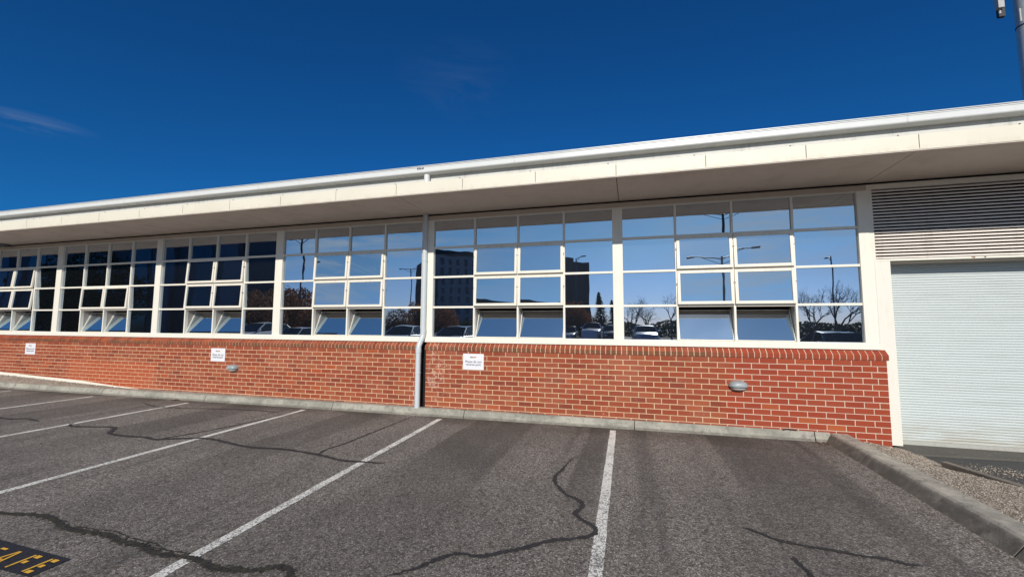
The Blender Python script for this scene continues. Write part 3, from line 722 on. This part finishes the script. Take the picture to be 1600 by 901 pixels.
# gutter: quad profile
gz = 4.305
prof = [(-1.262,gz),(-1.272,gz-.004),(-1.274,gz-.016),(-1.268,gz-.022),(-1.268,gz-.026),(-1.268,gz-.086),(-1.267,gz-.091),(-1.261,gz-.101),(-1.250,gz-.109),(-1.234,gz-.115),(-1.212,gz-.119),(-1.185,gz-.121),(-1.145,gz-.121),(-1.145,gz-.02),(-1.15,gz-.02),(-1.15,gz-.116),(-1.215,gz-.112),(-1.25,gz-.10),(-1.262,gz-.08),(-1.262,gz)]
for (x0, x1) in ((-29,-17.5),(-17.5,-10.05),(-10.05,-5.03),(-5.03,.05),(.05,3.72)):
    b = MB(); b.prism(prof[:-1], 'x', x0+.0015, x1-.0015); g_ = b.build('gutter', M_gutter, BLD)
    b = MB(); b.prism([(-1.2695,gz-.020),(-1.2705,gz-.085),(-1.250,gz-.112),(-1.20,gz-.1235),(-1.19,gz-.117),(-1.24,gz-.104),(-1.262,gz-.08),(-1.262,gz-.02)], 'x', x1-.012, x1-.0016); b.build('gutter_joint', M_gutter, g_)
# brackets' rivets on the board
for x in [2.4-1.2*k for k in range(20)]:
    b = MB(); b.tube((x,-1.146,SOF+.26),(x,-1.138,SOF+.26), .011, seg=8); b.build('board_fixing', M_seal, BLD)
b = MB(); b.box((-6.72,-1.2745,4.262),(-6.60,-1.2735,4.29)); b.build('gutter_badge', simple('badge_blue', (.012,.02,.05), .4, 0, 0), BLD)
b = MB(); b.box((-6.70,-1.2755,4.272),(-6.675,-1.2747,4.281)); b.box((-6.655,-1.2755,4.269),(-6.62,-1.2747,4.284)); b.build('badge_mark', M_sign, BLD)
# roof sheet with capping
b = MB(); b.prism([(-1.262,4.313),(-1.262,4.326),(6.0,4.93),(13.0,4.35),(13.0,4.30),(6.0,4.90)], 'x', -29, 3.72); b.build('roof', M_roof, BLD)
b = MB(); b.box((-29,-1.14,4.30),(3.72,-1.10,4.3125)); b.build('roof_batten', M_back, BLD)
b = MB(); b.box((-29,-1.256,4.288),(3.72,-1.25,4.3125)); b.build('roof_shadow_gap', M_seal, BLD)
# body of the building
b = MB(); b.box((-29,2.7,-.1),(3.6,12.8,4.28)); b.box((-29,.14,-.1),(-25.42,2.7,4.28)); b.box((-29,-.1,-.1),(-25.41,.14,3.8)); b.box((3.60,.0,-.1),(9,12.8,3.82)); b.build('rear_walls', M_mortar, BLD)
# downpipe
b = MB(); xp = -7.165
b.path([(xp,-.075,SOF-.002),(xp,-.075,1.56),(xp,-.077,1.50),(xp-.003,-.083,1.45),(xp-.010,-.105,1.40),(xp-.022,-.150,1.33),(xp-.030,-.178,1.27),(xp-.033,-.186,1.22),(xp-.034,-.188,1.16),(xp-.036,-.188,.6),(xp-.038,-.185,.12)], .050, 20)
dp = b.build('downpipe', M_pipe, BLD, True)
for p_, q_ in (((xp,-.075,1.50),(xp,-.075,1.60)),((xp-.034,-.188,1.14),(xp-.033,-.186,1.22))):
    b = MB(); b.tube(p_, q_, .0545, seg=20); b.build('pipe_collar', M_pipe, dp, True)
b = MB(); b.path([(-6.57,-1.20,4.175),(-6.57,-1.20,4.12),(-6.57,-1.20,3.98)], .050, 18); b.build('gutter_outlet', M_gutter, BLD, True)

for zz_, yq, xq in ((2.9,-.075,xp),(.75,-.188,xp-.035)):
    b = MB(); b.tube((xq,yq,zz_),(xq,yq,zz_+.03), .0535, seg=20); b.build('pipe_strap', M_pipe, dp, True)
# louvre panel over the door
LZ0, LZ1 = H-.205+0, ROWS[4]+.01   # replaced below
LZ0, LZ1 = H+1.20, H+2.285
f = MB(); f.box((.135,-.034,H-0.0),(.178,.06,SOF-.03)); f.box((.178,-.036,LZ1),(3.6,.06,SOF-.03)); f.box((.178,-.030,LZ0-.002),(3.6,.05,LZ0+.028)); f.box((.178,-.032,LZ0+.028),(.200,.05,LZ1))
lv = f.build('louvre_panel', M_frame, BLD); bevel(lv, .003)
s = MB(); n = 22; pitch_ = (LZ1-LZ0-.035)/n
for i in range(n):
    z = LZ0+.036+i*pitch_
    s.prism([(-.028,z),(-.028,z+.020),(.016,z+.035),(.016,z+.032),(-.024,z+.013),(-.024,z)], 'x', .201, 3.6)
s.build('louvre_blades', M_louvre, lv)
s = MB(); s.box((.19,.055,LZ0),(3.6,.065,LZ1)); s.build('louvre_backing', M_dark, lv)
s = MB()
for (x, w_) in ((1.32,.05),(1.46,.03),(1.95,.10),(2.25,.06)): s.prism([(x,LZ0+.022),(x+w_,LZ0+.024),(x+w_*.8,LZ0+.004),(x+w_*.3,LZ0+.008)], 'y', -.0325, -.0305)
s.build('peeling_paint', simple('bare_timber', (.30,.17,.09), .9), lv)
# cream column and door jamb
b = MB(); b.box((.180,-.030,-.01),(.372,.30,LZ0-.003)); bevel(b.build('door_column', M_column, BLD), .004)
b = MB(); b.box((.139,-.026,.0),(.1797,.05,H-.003)); bevel(b.build('column_trim', M_column, BLD), .003)
b = MB(); b.box((.373,.051,LZ0-.02),(3.6,.30,LZ0-.003)); b.build('door_lintel', M_head, BLD)
# roller door: corrugated curtain
dz0, dz1 = .008, H+1.195; b = MB(); yd = .27; prof = []; z = dz0
while z < dz1:
    prof += [(yd,z),(yd-.007,z+.004),(yd-.009,z+.012),(yd-.009,z+.024),(yd-.006,z+.031),(yd+.004,z+.034),(yd+.004,z+.0365)]; z += .0375
n = len(prof); b.v = [(.372,y,z) for y, z in prof] + [(3.6,y,z) for y, z in prof]
for i in range(n-1): b.f.append((i, n+i, n+i+1, i+1)); b.m.append(0)
rd = b.build('roller_door', M_roller, BLD, True)
b = MB(); b.box((.373,.245,-.043),(3.6,.295,.009)); b.box((.373,.232,-.044),(3.6,.244,-.020)); bevel(b.build('bottom_rail', painted('rail_paint', (.42,.42,.38), (.28,.24,.18), .5, .5), rd), .003)
b = MB(); b.box((3.50,-.03,-.01),(3.62,.30,H+2.29)); b.build('door_column', M_column, BLD)
b = MB(); b.box((.3,.32,-.1),(3.6,.34,LZ0+.2)); b.build('door_backing', M_dark, BLD)

# ================================================================== small things on the building
# wall signs
def text_mesh(body, size, name, mat, parent, loc):
    cu = bpy.data.curves.new(name, 'FONT'); cu.body = body; cu.size = size; cu.align_x = 'CENTER'; cu.align_y = 'CENTER'; cu.offset = .0006; cu.space_line = 1.0
    to = bpy.data.objects.new('tmp', cu); COL.objects.link(to); bpy.context.view_layer.update()
    me = bpy.data.meshes.new_from_object(to.evaluated_get(bpy.context.evaluated_depsgraph_get())); bpy.data.objects.remove(to)
    me.materials.clear(); me.materials.append(mat)
    o = bpy.data.objects.new(name, me); COL.objects.link(o); o.parent = parent; o.location = loc; o.rotation_euler = (R(90),0,0); return o
SG = empty('wall_sign', (-6.115, YF-.004, 1.44-.442))
b = MB(); b.box((-.203,-.004,-.145),(.203,0,.145)); bevel(b.build('sign_panel', M_sign, SG), .001)
text_mesh('Please do not', .058, 'sign_text', M_ink, SG, (0,-.0055,.0)); text_mesh('reverse park', .058, 'sign_text', M_ink, SG, (0,-.0055,-.052))
b = MB(); yy = -.0062
def rect(x0, z0, x1, z1): b.box((x0, yy, z0), (x1, yy+.0015, z1))
rect(-.062,.088,.0,.093); rect(-.062,.070,.0,.075); rect(-.066,.072,-.058,.091); rect(-.045,.078,-.012,.085); b.build('logo_bracket', M_ink, SG)
b = MB(); rect(.002,.070,.022,.093); b.build('logo_block', M_yel, SG)
b = MB(); b.prism([(.022,.066),(.036,.073),(.050,.068),(.048,.077),(.062,.081),(.048,.087),(.050,.096),(.038,.092),(.028,.098),(.022,.090)], 'y', yy, yy+.0015); b.build('logo_burst', M_orange, SG)
s2 = copy_tree(SG); s2.location = (-12.18, YF-.004, 1.44-.46); s3 = copy_tree(SG); s3.location = (-18.59, YF-.004, 1.44-.455)
tag(SG, 'white sign asking not to reverse park, just right of the downpipe', 'sign', 'white notices on the brick wall')
tag(s2, 'white reverse park notice above the left wall lamp', 'sign', 'white notices on the brick wall')
tag(s3, 'white reverse park notice at the far left end of the brick wall', 'sign', 'white notices on the brick wall')
# bulkhead wall lamps
def dome(b, wx, hz, dp_, z0=-1, z1=1, y0=0, n=28, m_=10, pw=2.6):
    ring = []
    for j in range(m_+1):
        ph = (math.pi/2)*j/m_; rr = math.cos(ph)**.55; yy_ = y0 - dp_*math.sin(ph); row = []
        for i in range(n):
            t = 2*math.pi*i/n; c, s = math.cos(t), math.sin(t)
            x = wx*abs(c)**(2/pw)*math.copysign(1, c)*rr; z = hz*abs(s)**(2/pw)*math.copysign(1, s)*rr
            z = max(z0*hz, min(z1*hz, z)); row.append((x, yy_, z))
        ring.append(row)
    nb = len(b.v)
    for row in ring: b.v += row
    for j in range(m_):
        for i in range(n): k = (i+1) % n; b.f.append((nb+j*n+i, nb+j*n+k, nb+(j+1)*n+k, nb+(j+1)*n+i)); b.m.append(0)
    b.f.append(tuple(nb+i for i in range(n))[::-1]); b.m.append(0)
WL = empty('wall_lamp', (-1.735, YF, 1.44-.695))
b = MB(); dome(b, .132, .082, .022); b.build('lamp_base', M_lampb, WL, True)
b = MB(); dome(b, .118, .070, .088); b.build('lamp_lens', M_lens, WL, True)
b = MB(); dome(b, .137, .088, .118, z0=-.02); b.build('lamp_hood', M_lamp, WL, True)
w2 = copy_tree(WL); w2.location = (-11.72, YF, 1.44-.745)
tag(WL, 'grey hooded bulkhead lamp on newer brickwork near the roller door', 'wall lamp', 'bulkhead lamps on the brick wall')
tag(w2, 'grey hooded bulkhead lamp below and right of a white notice', 'wall lamp', 'bulkhead lamps on the brick wall')
# soffit dome
b = MB(); b.tube((-20.0,-.22,SOF-.012),(-20.0,-.22,SOF-.001), .15, seg=24); b.tube((-20.0,-.22,SOF-.075),(-20.0,-.22,SOF-.012), .09, .13, seg=24)
tag(b.build('ceiling_lamp', M_lampb, None, True), 'dark round lamp fixed under the eave at the far left', 'ceiling lamp')

# ================================================================== telecom mast behind the building
MT = empty('telecom_mast', (16.98, 20, 2.35))
b = MB(); b.tube((0,0,-2.6),(0,0,21), .45, .45, 28); b.build('mast_pole', M_steel, MT, True)
b = MB(); 
b.tube((0,0,15.0),(0,0,15.06), .47, seg=28); b.build('mast_band', M_cable, MT, True)
b = MB(); b.tube((-.46,-.22,15.9),(-.46,-.22,15.2), .04, seg=8); b.build('mast_cable', M_ant, MT)
for a_ in (180, 300, 60):
    b = MB(); c, s_ = math.cos(R(a_)), math.sin(R(a_))
    for z in (16.7, 17.9): b.tube((c*.4, s_*.4, z), (c*1.05, s_*1.05, z-.03), .045, seg=8)
    b.tube((c*.5, s_*.5, 17.9), (c*.95, s_*.95, 16.75), .03, seg=6); b.build('antenna_bracket', M_cable, MT)
    b = MB(); x, y = c*1.12, s_*1.12; b.tube((x,y,15.9),(x,y,18.7), .055, seg=10); b.box((x-.16,y-.20,16.15),(x+.10,y+.06,18.5)); bevel(b.build('panel_antenna', M_ant, MT), .02)
    b = MB(); b.box((x-.05,y-.02,15.75),(x+.22,y+.16,16.6)); bevel(b.build('radio_unit', M_cable, MT), .01)
tag(MT, 'tall grey telecom mast with panel antennas rising behind the roof', 'mast')

# ================================================================== what the windows mirror: the far side of the car park
def light_pole(x, y, h, rz, arms=2, al=1.9, label=''):
    p = empty('street_lamp', (x, y, 0), rz)
    b = MB(); b.path([(0,0,-.1),(0,0,h*.5),(0,0,h)], .085, 10); b.box((-.18,-.18,0),(.18,.18,.05)); b.build('pole', M_pole, p, True)
    for s in ((1,-1) if arms == 2 else (1,)):
        b = MB(); b.path([(0,0,h-.15),(s*al*.4,0,h+.02),(s*al,0,h+.12)], .04, 8); b.path([(0,0,h-.55),(s*al*.55,0,h-.1),(s*al*.8,0,h+.08)], .025, 6); b.build('arm', M_pole, p, True)
        b = MB(); b.box((min(s*al, s*(al+.62)),-.14,h+.07),(max(s*al, s*(al+.62)),.14,h+.17)); bevel(b.build('lamp_head', M_pole, p), .03)
    return tag(p, label, 'street lamp', 'lamp poles across the car park')
light_pole(3.3,-26.5,10, R(10), label='tall twin arm lamp pole mirrored in the rightmost window bay')
light_pole(-34.4,-26.5,10, R(20), label='twin arm lamp pole mirrored in the window left of the downpipe')
light_pole(-35.8,-50.4,10, R(15), label='distant twin arm lamp pole mirrored beside the far hotel')
light_pole(19.7,-51.2,10, R(-80), 1, label='distant single arm lamp pole mirrored near the roller door')
light_pole(-9.9,-45.8,10, R(30), 1, .8, label='small single arm lamp pole mirrored above the dark building edge')

def tree_mesh(seed, h, spread, levels=5, leaf=0, lsize=.12, droop=0., tf=.30, tr=.022):
    rnd = random.Random(seed); wood = MB(); lf = MB(); tips = []
    def grow(p, d, ln, r, lev):
        q = p + d*ln; wood.tube(p, q, r, r*.68, 6 if lev < 3 else 4, False)
        if lev >= levels: tips.append(q); return
        n = rnd.choice((2,3,3)) if lev < 4 else 2
        for i in range(n):
            ax = d.orthogonal().normalized(); ax.rotate(Matrix.Rotation(rnd.uniform(0, 6.28), 3, d))
            nd = (d*(1.0) + ax*rnd.uniform(.35,.95)*spread + Vector((0,0,.16-droop))).normalized()
            grow(p.lerp(q, rnd.uniform(.65, 1)), nd, ln*rnd.uniform(.62,.86), r*.66, lev+1)
    grow(Vector((0,0,-.1)), Vector((rnd.uniform(-.05,.05),rnd.uniform(-.05,.05),1)).normalized(), h*tf, h*tr, 0)
    for t in tips:
        for _ in range(leaf):
            c = t + Vector([rnd.gauss(0, .42*h/6) for _ in range(3)]); a = Vector([rnd.gauss(0,1) for _ in range(3)]).normalized()*lsize; b_ = a.orthogonal().normalized()*lsize*.6
            lf.quad(c-a, c-b_, c+a, c+b_)
    return wood, lf
def foliage_mat(name, c0, c1):
    t = NT(name); g = t.n('ShaderNodeNewGeometry'); c = t.mix(g.outputs['Random Per Island'], c0, c1); m_ = t.fin(c, .8)
    tl = t.n('ShaderNodeBsdfTranslucent'); t.put(tl.inputs['Color'], c); ms = t.n('ShaderNodeMixShader'); ms.inputs[0].default_value = .45
    t.L(t.b.outputs[0], ms.inputs[1]); t.L(tl.outputs[0], ms.inputs[2]); t.L(ms.outputs[0], t.out.inputs[0]); return m_
F_brown = foliage_mat('autumn_leaf', (.14,.05,.025), (.24,.10,.04)); F_green = foliage_mat('green_leaf', (.03,.05,.018), (.07,.10,.035)); F_pine = foliage_mat('conifer_needles', (.015,.03,.014), (.04,.06,.03))
def make_tree(name, seed, h, spread, lv, leaf, ls, fm, tf=.30, tr=.022):
    t = empty(name); wd, lf = tree_mesh(seed, h, spread, lv, leaf, ls, 0., tf, tr); wd.build('trunk', M_bark, t)
    if leaf:
        rnd = random.Random(seed+50)
        for _ in range(16000):
            p = Vector([rnd.uniform(-1,1) for _ in range(3)])
            if p.length > 1 - .35*noise.noise(p*2.3+Vector((seed,0,0))): continue
            if noise.noise(p*4.5+Vector((0,seed,0))) < -.12: continue
            c = Vector((p.x*.44*h, p.y*.44*h, h*.50+p.z*.46*h)); a = Vector([rnd.gauss(0,1) for _ in range(3)]).normalized()*ls*1.15; b_ = a.orthogonal().normalized()*ls*.7
            lf.quad(c-a, c-b_, c+a, c+b_)
    if leaf: lf.build('crown', fm, t)
    return t
T_bare = make_tree('bare_tree', 3, 5.2, .95, 8, 0, .05, F_brown, .24, .016)
T_bare2 = make_tree('bare_tree', 9, 5.0, 1.0, 8, 0, .05, F_brown, .22, .016)
T_brown = make_tree('autumn_tree', 5, 4.6, 1.15, 5, 34, .085, F_brown, .20, .02)
T_green = make_tree('green_tree', 11, 8.5, 1.0, 5, 40, .15, F_green, .2, .02)
def conifer(h):
    t = empty('conifer_tree'); b = MB(); b.tube((0,0,-.1),(0,0,h), .12, .03, 8); b.build('trunk', M_bark, t); rnd = random.Random(4); l = MB()
    for i in range(1500):
        z = h*(.12+.88*rnd.random()**1.1); r = (1-z/h)*h*.24*rnd.uniform(.2, 1.1)+.05; a_ = rnd.uniform(0, 6.28); c = Vector((r*math.cos(a_), r*math.sin(a_), z)); d = Vector((math.cos(a_), math.sin(a_), rnd.uniform(-.7,.1)))*.22; e = Vector((-math.sin(a_), math.cos(a_), rnd.uniform(-.2,.2)))*.10
        l.quad(c-d, c-e, c+d, c+e)
    l.build('crown', F_pine, t); return t
T_con = conifer(5.4)
def place(t, spots, names):
    for i, (x, y, s, rz) in enumerate(spots):
        o = t if i == 0 else copy_tree(t); o.location = (x, y, -.05); o.rotation_euler = (0,0,R(rz)); o.scale = (s,s,s)
        tag(o, names[i], 'tree', 'trees beyond the car park')
place(T_bare, [(-3.2,-38,1.15,0),(.6,-39,1.25,80),(12.9,-38,1.25,200),(15.6,-40,1.4,130),(19.6,-38,1.2,20)],
      ['leafless tree mirrored at left of the rightmost window bay','leafless tree mirrored left of the double lamp pole','leafless tree mirrored in the rightmost pane column','leafless tree behind the single arm lamp pole','leafless tree mirrored at the edge of the end post'])
place(T_bare2, [(-1.4,-41,1.3,0),(17.4,-36,1.1,60),(-20,-42,.85,10)], ['spreading leafless tree between two others in the right bay','spreading leafless tree low in the rightmost pane column','spreading leafless tree in front of the hotel'])
place(T_brown, [(-9.6,-38,.95,0),(-24.5,-38,.86,50),(-28.5,-40,1.0,110),(-34.6,-25,1.12,170),(-32.9,-20.5,1.02,220),(-38.5,-30,1.3,80),(-12.4,-41,.9,20),(-46,-44,1.3,10),(-30.2,-24,.72,60),(-17.0,-39,.80,100),(-20.6,-41,.84,140),(-27.0,-32,.78,190),(-23.0,-34,.74,250),(-8.2,-40,.62,300)],
      ['russet tree mirrored beside the white post between right bays','russet tree mirrored low in front of the hotel','russet tree mirrored in the pane left of the downpipe','russet tree by the left twin arm lamp pole','russet tree nearest the tall dark building','large russet tree behind the left lamp pole','russet tree under the dark building edge','largest russet tree far behind the parked cars','small russet tree beside the left lamp pole','low russet tree right of the hotel front','russet tree standing against the middle of the hotel','russet tree behind the second white wagon','small russet tree in front of the hotel corner','low russet tree beside the tall conifer'])
place(T_green, [(-49,-18.5,1.0,0),(-56,-20,.9,90)], ['dark green tree mirrored in the left windows','darker green tree further left of its neighbour'])
place(T_con, [(-6.6,-39,.95,0),(-5.4,-42,.82,50)], ['conifer mirrored beside the white post','shorter conifer right of the taller one'])
# hedge
b = MB(); rnd = random.Random(2)
for i in range(26000):
    x = rnd.uniform(-40, 60); y = -55.5+rnd.uniform(-.9,.9); z = rnd.uniform(0, 1.9+.7*noise.noise(Vector((x*.3,0,0)))); a_ = Vector([rnd.gauss(0,1) for _ in range(3)]).normalized()*.17; c = Vector((x,y,z)); e = a_.orthogonal().normalized()*.11
    b.quad(c-a_, c-e, c+a_, c+e)
tag(b.build('hedge', F_pine), 'long dark hedge along the far edge of the car park', 'hedge')

# far hotel
def wall_box(b, cx, cy_, ang, w_, dpt, z0, z1):
    c, s = math.cos(ang), math.sin(ang)
    def T(x, y, z): return (cx+x*c-y*s, cy_+x*s+y*c, z)
    n = len(b.v); b.v += [T(x,y,z) for z in (z0,z1) for x, y in ((0,0),(w_,0),(w_,-dpt),(0,-dpt))]
    for q in ((3,2,1,0),(4,5,6,7),(0,1,5,4),(1,2,6,5),(2,3,7,6),(3,0,4,7)): b.f.append(tuple(n+i for i in q)); b.m.append(0)
HT = empty('hotel', (-63,-115,0), math.atan2(-29,37)); M_h1 = simple('hotel_render', (.34,.33,.33), .8, 0, .2, .2); M_h2 = simple('hotel_window', (.012,.016,.024), .15, 0, 0); M_h3 = simple('hotel_dark_panel', (.05,.048,.05), .8, 0, .2, .3)
b = MB(); b.box((0,-16,-.1),(40,0,23.6)); b.build('wall', M_h1, HT)
b = MB(); b.box((-.3,-16.3,23.6),(40.3,.3,25.2)); b.build('roof_parapet', M_h3, HT)
b = MB(); b.box((20,.0,-.1),(57,.6,24.3)); b.box((40.31,-15,-.1),(57,-.01,24.2)); b.build('dark_wing', M_h3, HT)
b = MB(); b.box((44,-12,24.31),(50,.4,25.8)); b.build('plant_room', M_h3, HT)
b = MB(); b.box((-4,-14,-.1),(-.31,-1,21.5)); b.build('side_wing', M_h3, HT)
for fl in range(7):
    for k in range(7):
        b = MB(); x = 1.2+k*2.7; z = 2.2+fl*3.05; b.box((x,.005,z),(x+1.0,.06,z+2.1)); b.build('window', M_h2, HT)
tag(HT, 'multi storey hotel with rows of windows mirrored left of centre', 'building')
# tall shaded office building at the left
OB = empty('office_building', (-38.9,-28,0), 0); M_o1 = simple('office_cladding', (.062,.056,.056), .6, 0, .2, .3); M_o2 = simple('office_pale_panel', (.15,.145,.165), .6, 0, .1, .4); M_o3 = simple('office_glass', (.010,.012,.020), .1, 0, 0)
b = MB(); b.prism([(0,0),(-95,0),(-125,-30),(-31,-30)], 'z', -.1, 26); b.build('wall', M_o1, OB)
b = MB(); b.prism([(.3,.4),(-95.3,.4),(-125,-30.3),(-31,-30.3)], 'z', 26, 26.8); b.build('roof_parapet', M_o1, OB)
for k in range(9):
    b = MB(); x = -7.5-k*9.5; b.box((x,.0,.1),(x+2.6,.35,25.9)); b.build('pale_fin', M_o2, OB)
    b = MB(); b.box((x-4.2,.0,.1),(x-1.2,.08,25.6)); b.build('window', M_o3, OB)
tag(OB, 'tall dark office building with pale fins mirrored in the left windows', 'building')

# parked cars
def paint(name, col, metal=.0): 
    t = NT(name); t.b.inputs['Coat Weight'].default_value = .6; t.b.inputs['Coat Roughness'].default_value = .06
    v = t.coord('Object'); c = t.mix(t.ramp(t.noise(v, 2, 4), .3, .8, 0, .15), col, tuple(x*.75 for x in col)); return t.fin(c, .32, metal)
M_tyre = simple('tyre_rubber', (.02,.02,.02), .85); M_rim = simple('rim_alloy', (.45,.45,.46), .3, .7); M_cg = simple('car_glass', (.012,.015,.018), .05, 0, 0); M_hl = simple('headlight_glass', (.6,.62,.65), .1, 0, 0); M_tl = simple('tail_light', (.30,.01,.01), .2, 0, 0); M_trim = simple('car_trim', (.03,.03,.03), .5)
def make_car(kind, pm, L=4.6, Hc=1.46, Wd=1.82):
    t = empty(kind); hw = Wd/2; k = Hc/1.46; bonnet = {'sedan_car':.92,'suv_car':1.02,'ute_car':1.05}[kind]*k
    # stations along the length (x), local +X = front: x, sill z, belt z, half width
    if kind == 'ute_car': roofp = [(.95,bonnet),(.35,Hc-.03),(-.1,Hc),(-.55,Hc-.02),(-.72,bonnet+.05)]
    elif kind == 'suv_car': roofp = [(1.05,bonnet),(.42,Hc-.06),(-.2,Hc),(-1.4,Hc-.04),(-1.95,bonnet+.06)]
    else: roofp = [(1.15,bonnet),(.45,Hc-.05),(-.25,Hc),(-1.0,Hc-.07),(-1.75,bonnet+.05)]
    st = [(-L/2,.42,.80*k,hw*.80),(-L/2+.10,.28,.98*k,hw*.92),(-1.5,.22,bonnet+.02,hw),(-.4,.20,bonnet+.01,hw),(.8,.20,bonnet,hw),(1.4,.22,bonnet-.05,hw*.98),(L/2-.25,.26,bonnet-.18,hw*.90),(L/2,.34,.62*k,hw*.72)]
    b = MB(); prof = []
    for (x, z0, z1, hw_) in st:
        m_ = (z0+z1)/2; ring = [(x,-hw_*.9,z0),(x,-hw_,m_-.08),(x,-hw_*.985,m_+.1),(x,-hw_*.93,z1-.04),(x,-hw_*.80,z1),(x,hw_*.80,z1),(x,hw_*.93,z1-.04),(x,hw_*.985,m_+.1),(x,hw_,m_-.08),(x,hw_*.9,z0)]; b.v += ring
    m0 = 10
    for i in range(len(st)-1):
        for j in range(m0): q = (j+1) % m0; b.f.append((i*m0+j, (i+1)*m0+j, (i+1)*m0+q, i*m0+q)); b.m.append(0)
    b.f.append(tuple(range(m0))); b.f.append(tuple((len(st)-1)*m0+j for j in range(m0))[::-1]); b.m += [0,0]
    if kind == 'ute_car': b.box((-L/2+.06,-hw*.93,bonnet),(-.78,-hw*.86,bonnet+.16)); b.box((-L/2+.06,hw*.86,bonnet),(-.78,hw*.93,bonnet+.16))
    body = b.build('body', pm, t, True); bevel(body, .02)
    # greenhouse (glass) and roof skin
    gl = MB(); wi, wt = hw*.90, hw*.72
    for (x, z) in roofp:
        f = (z-bonnet)/(Hc-bonnet); wv = wi+(wt-wi)*f; gl.v += [(x,-wv,z-.02),(x,wv,z-.02),(x,-wi,bonnet-.06),(x,wi,bonnet-.06)]
    for i in range(len(roofp)-1):
        a_, c_ = i*4, (i+1)*4; gl.f += [(a_,c_,c_+1,a_+1),(a_,a_+2,c_+2,c_),(a_+1,c_+1,c_+3,a_+3)]; gl.m += [0,0,0]
    gl.build('windows', M_cg, t)
    rf = MB(); rr = roofp[1:-1]
    for (x, z) in rr: rf.v += [(x,-wt*1.02,z-.035),(x,-wt*.9,z+.0),(x,0,z+.022),(x,wt*.9,z+.0),(x,wt*1.02,z-.035)]
    for i in range(len(rr)-1):
        for j in range(4): rf.f.append((i*5+j,(i+1)*5+j,(i+1)*5+j+1,i*5+j+1)); rf.m.append(0)
    for s in (-1,1):
        pil = [(roofp[0][0],s*wi*1.005,bonnet-.01),(rr[0][0],s*wt*1.02,rr[0][1]-.03)], [(roofp[-1][0],s*wi*1.005,bonnet-.0),(rr[-1][0],s*wt*1.02,rr[-1][1]-.03)], [(-.3,s*wi*1.01,bonnet-.02),(-.3,s*wt*1.03,Hc-.03)]
        for p, q in pil: rf.tube(p, q, .035, seg=6)
    rf.build('roof', pm, t, True)
    for x in (L*.31, -L*.29):
        for s in (-1,1):
            b = MB(); b.tube((x,s*(hw-.20),.33),(x,s*(hw+.005),.33), .33, seg=24); wl = b.build('wheel', M_tyre, t, True); b = MB(); b.tube((x,s*(hw+.006),.33),(x,s*(hw+.012),.33), .21, seg=20); b.build('rim', M_rim, wl, True)
    for s in (-1,1):
        b = MB(); b.box((L/2-.22,s*hw*.66-.14,.62*k),(L/2-.07,s*hw*.66+.14,.74*k)); bevel(b.build('headlight', M_hl, t), .02)
        b = MB(); b.box((-L/2+.0,s*hw*.74-.10,.74*k),(-L/2+.10,s*hw*.74+.10,.92*k)); bevel(b.build('tail_light', M_tl, t), .02)
        b = MB(); b.box((.92,s*(hw+.02)-.08,bonnet),(1.04,s*(hw+.02)+.08,bonnet+.13)); bevel(b.build('mirror', pm, t), .02)
    return t
P_silver = paint('car_paint_silver', (.42,.44,.46), .4); P_white = paint('car_paint_white', (.72,.72,.72)); P_blue = paint('car_paint_blue', (.03,.05,.10), .2); P_dark = paint('car_paint_dark', (.025,.027,.03))
cars = [('sedan_car',P_blue,5.2,-14.2,92,1.42,'dark blue sedan mirrored at the foot of the rightmost pane'),('suv_car',P_silver,-2.3,-27,88,1.60,'silver hatchback style wagon mirrored under the leafless trees'),
        ('ute_car',P_white,-7.0,-34,90,1.80,'white utility mirrored beside the white post'),('suv_car',P_dark,-5.0,-31,86,1.66,'dark wagon parked right of the white utility'),('sedan_car',P_silver,-9.3,-34,90,1.5,'silver sedan left of the white utility'),
        ('suv_car',P_silver,-12.6,-14.4,94,1.60,'silver wagon mirrored just right of the downpipe'),('suv_car',P_white,-15.9,-14.4,90,1.60,'white wagon mirrored just left of the downpipe'),
        ('sedan_car',P_dark,-10.0,-18,90,1.45,'dark sedan parked behind the silver wagon'),('suv_car',P_silver,-20.6,-14.4,88,1.58,'silver wagon second from the left in the mirrored row'),
        ('sedan_car',P_white,-23.4,-14.4,92,1.46,'white sedan mirrored below the russet trees'),('suv_car',P_white,-26.4,-14.4,90,1.68,'white wagon at the left end of the mirrored row')]
for kd, pm, x, y, rz, hc, lb in cars:
    c = make_car(kd, pm, {'sedan_car':4.6,'suv_car':4.7,'ute_car':5.2}[kd], hc); c.location = (x, y, 0); c.rotation_euler = (0,0,R(rz)); tag(c, lb, 'car', 'cars parked behind the photographer')
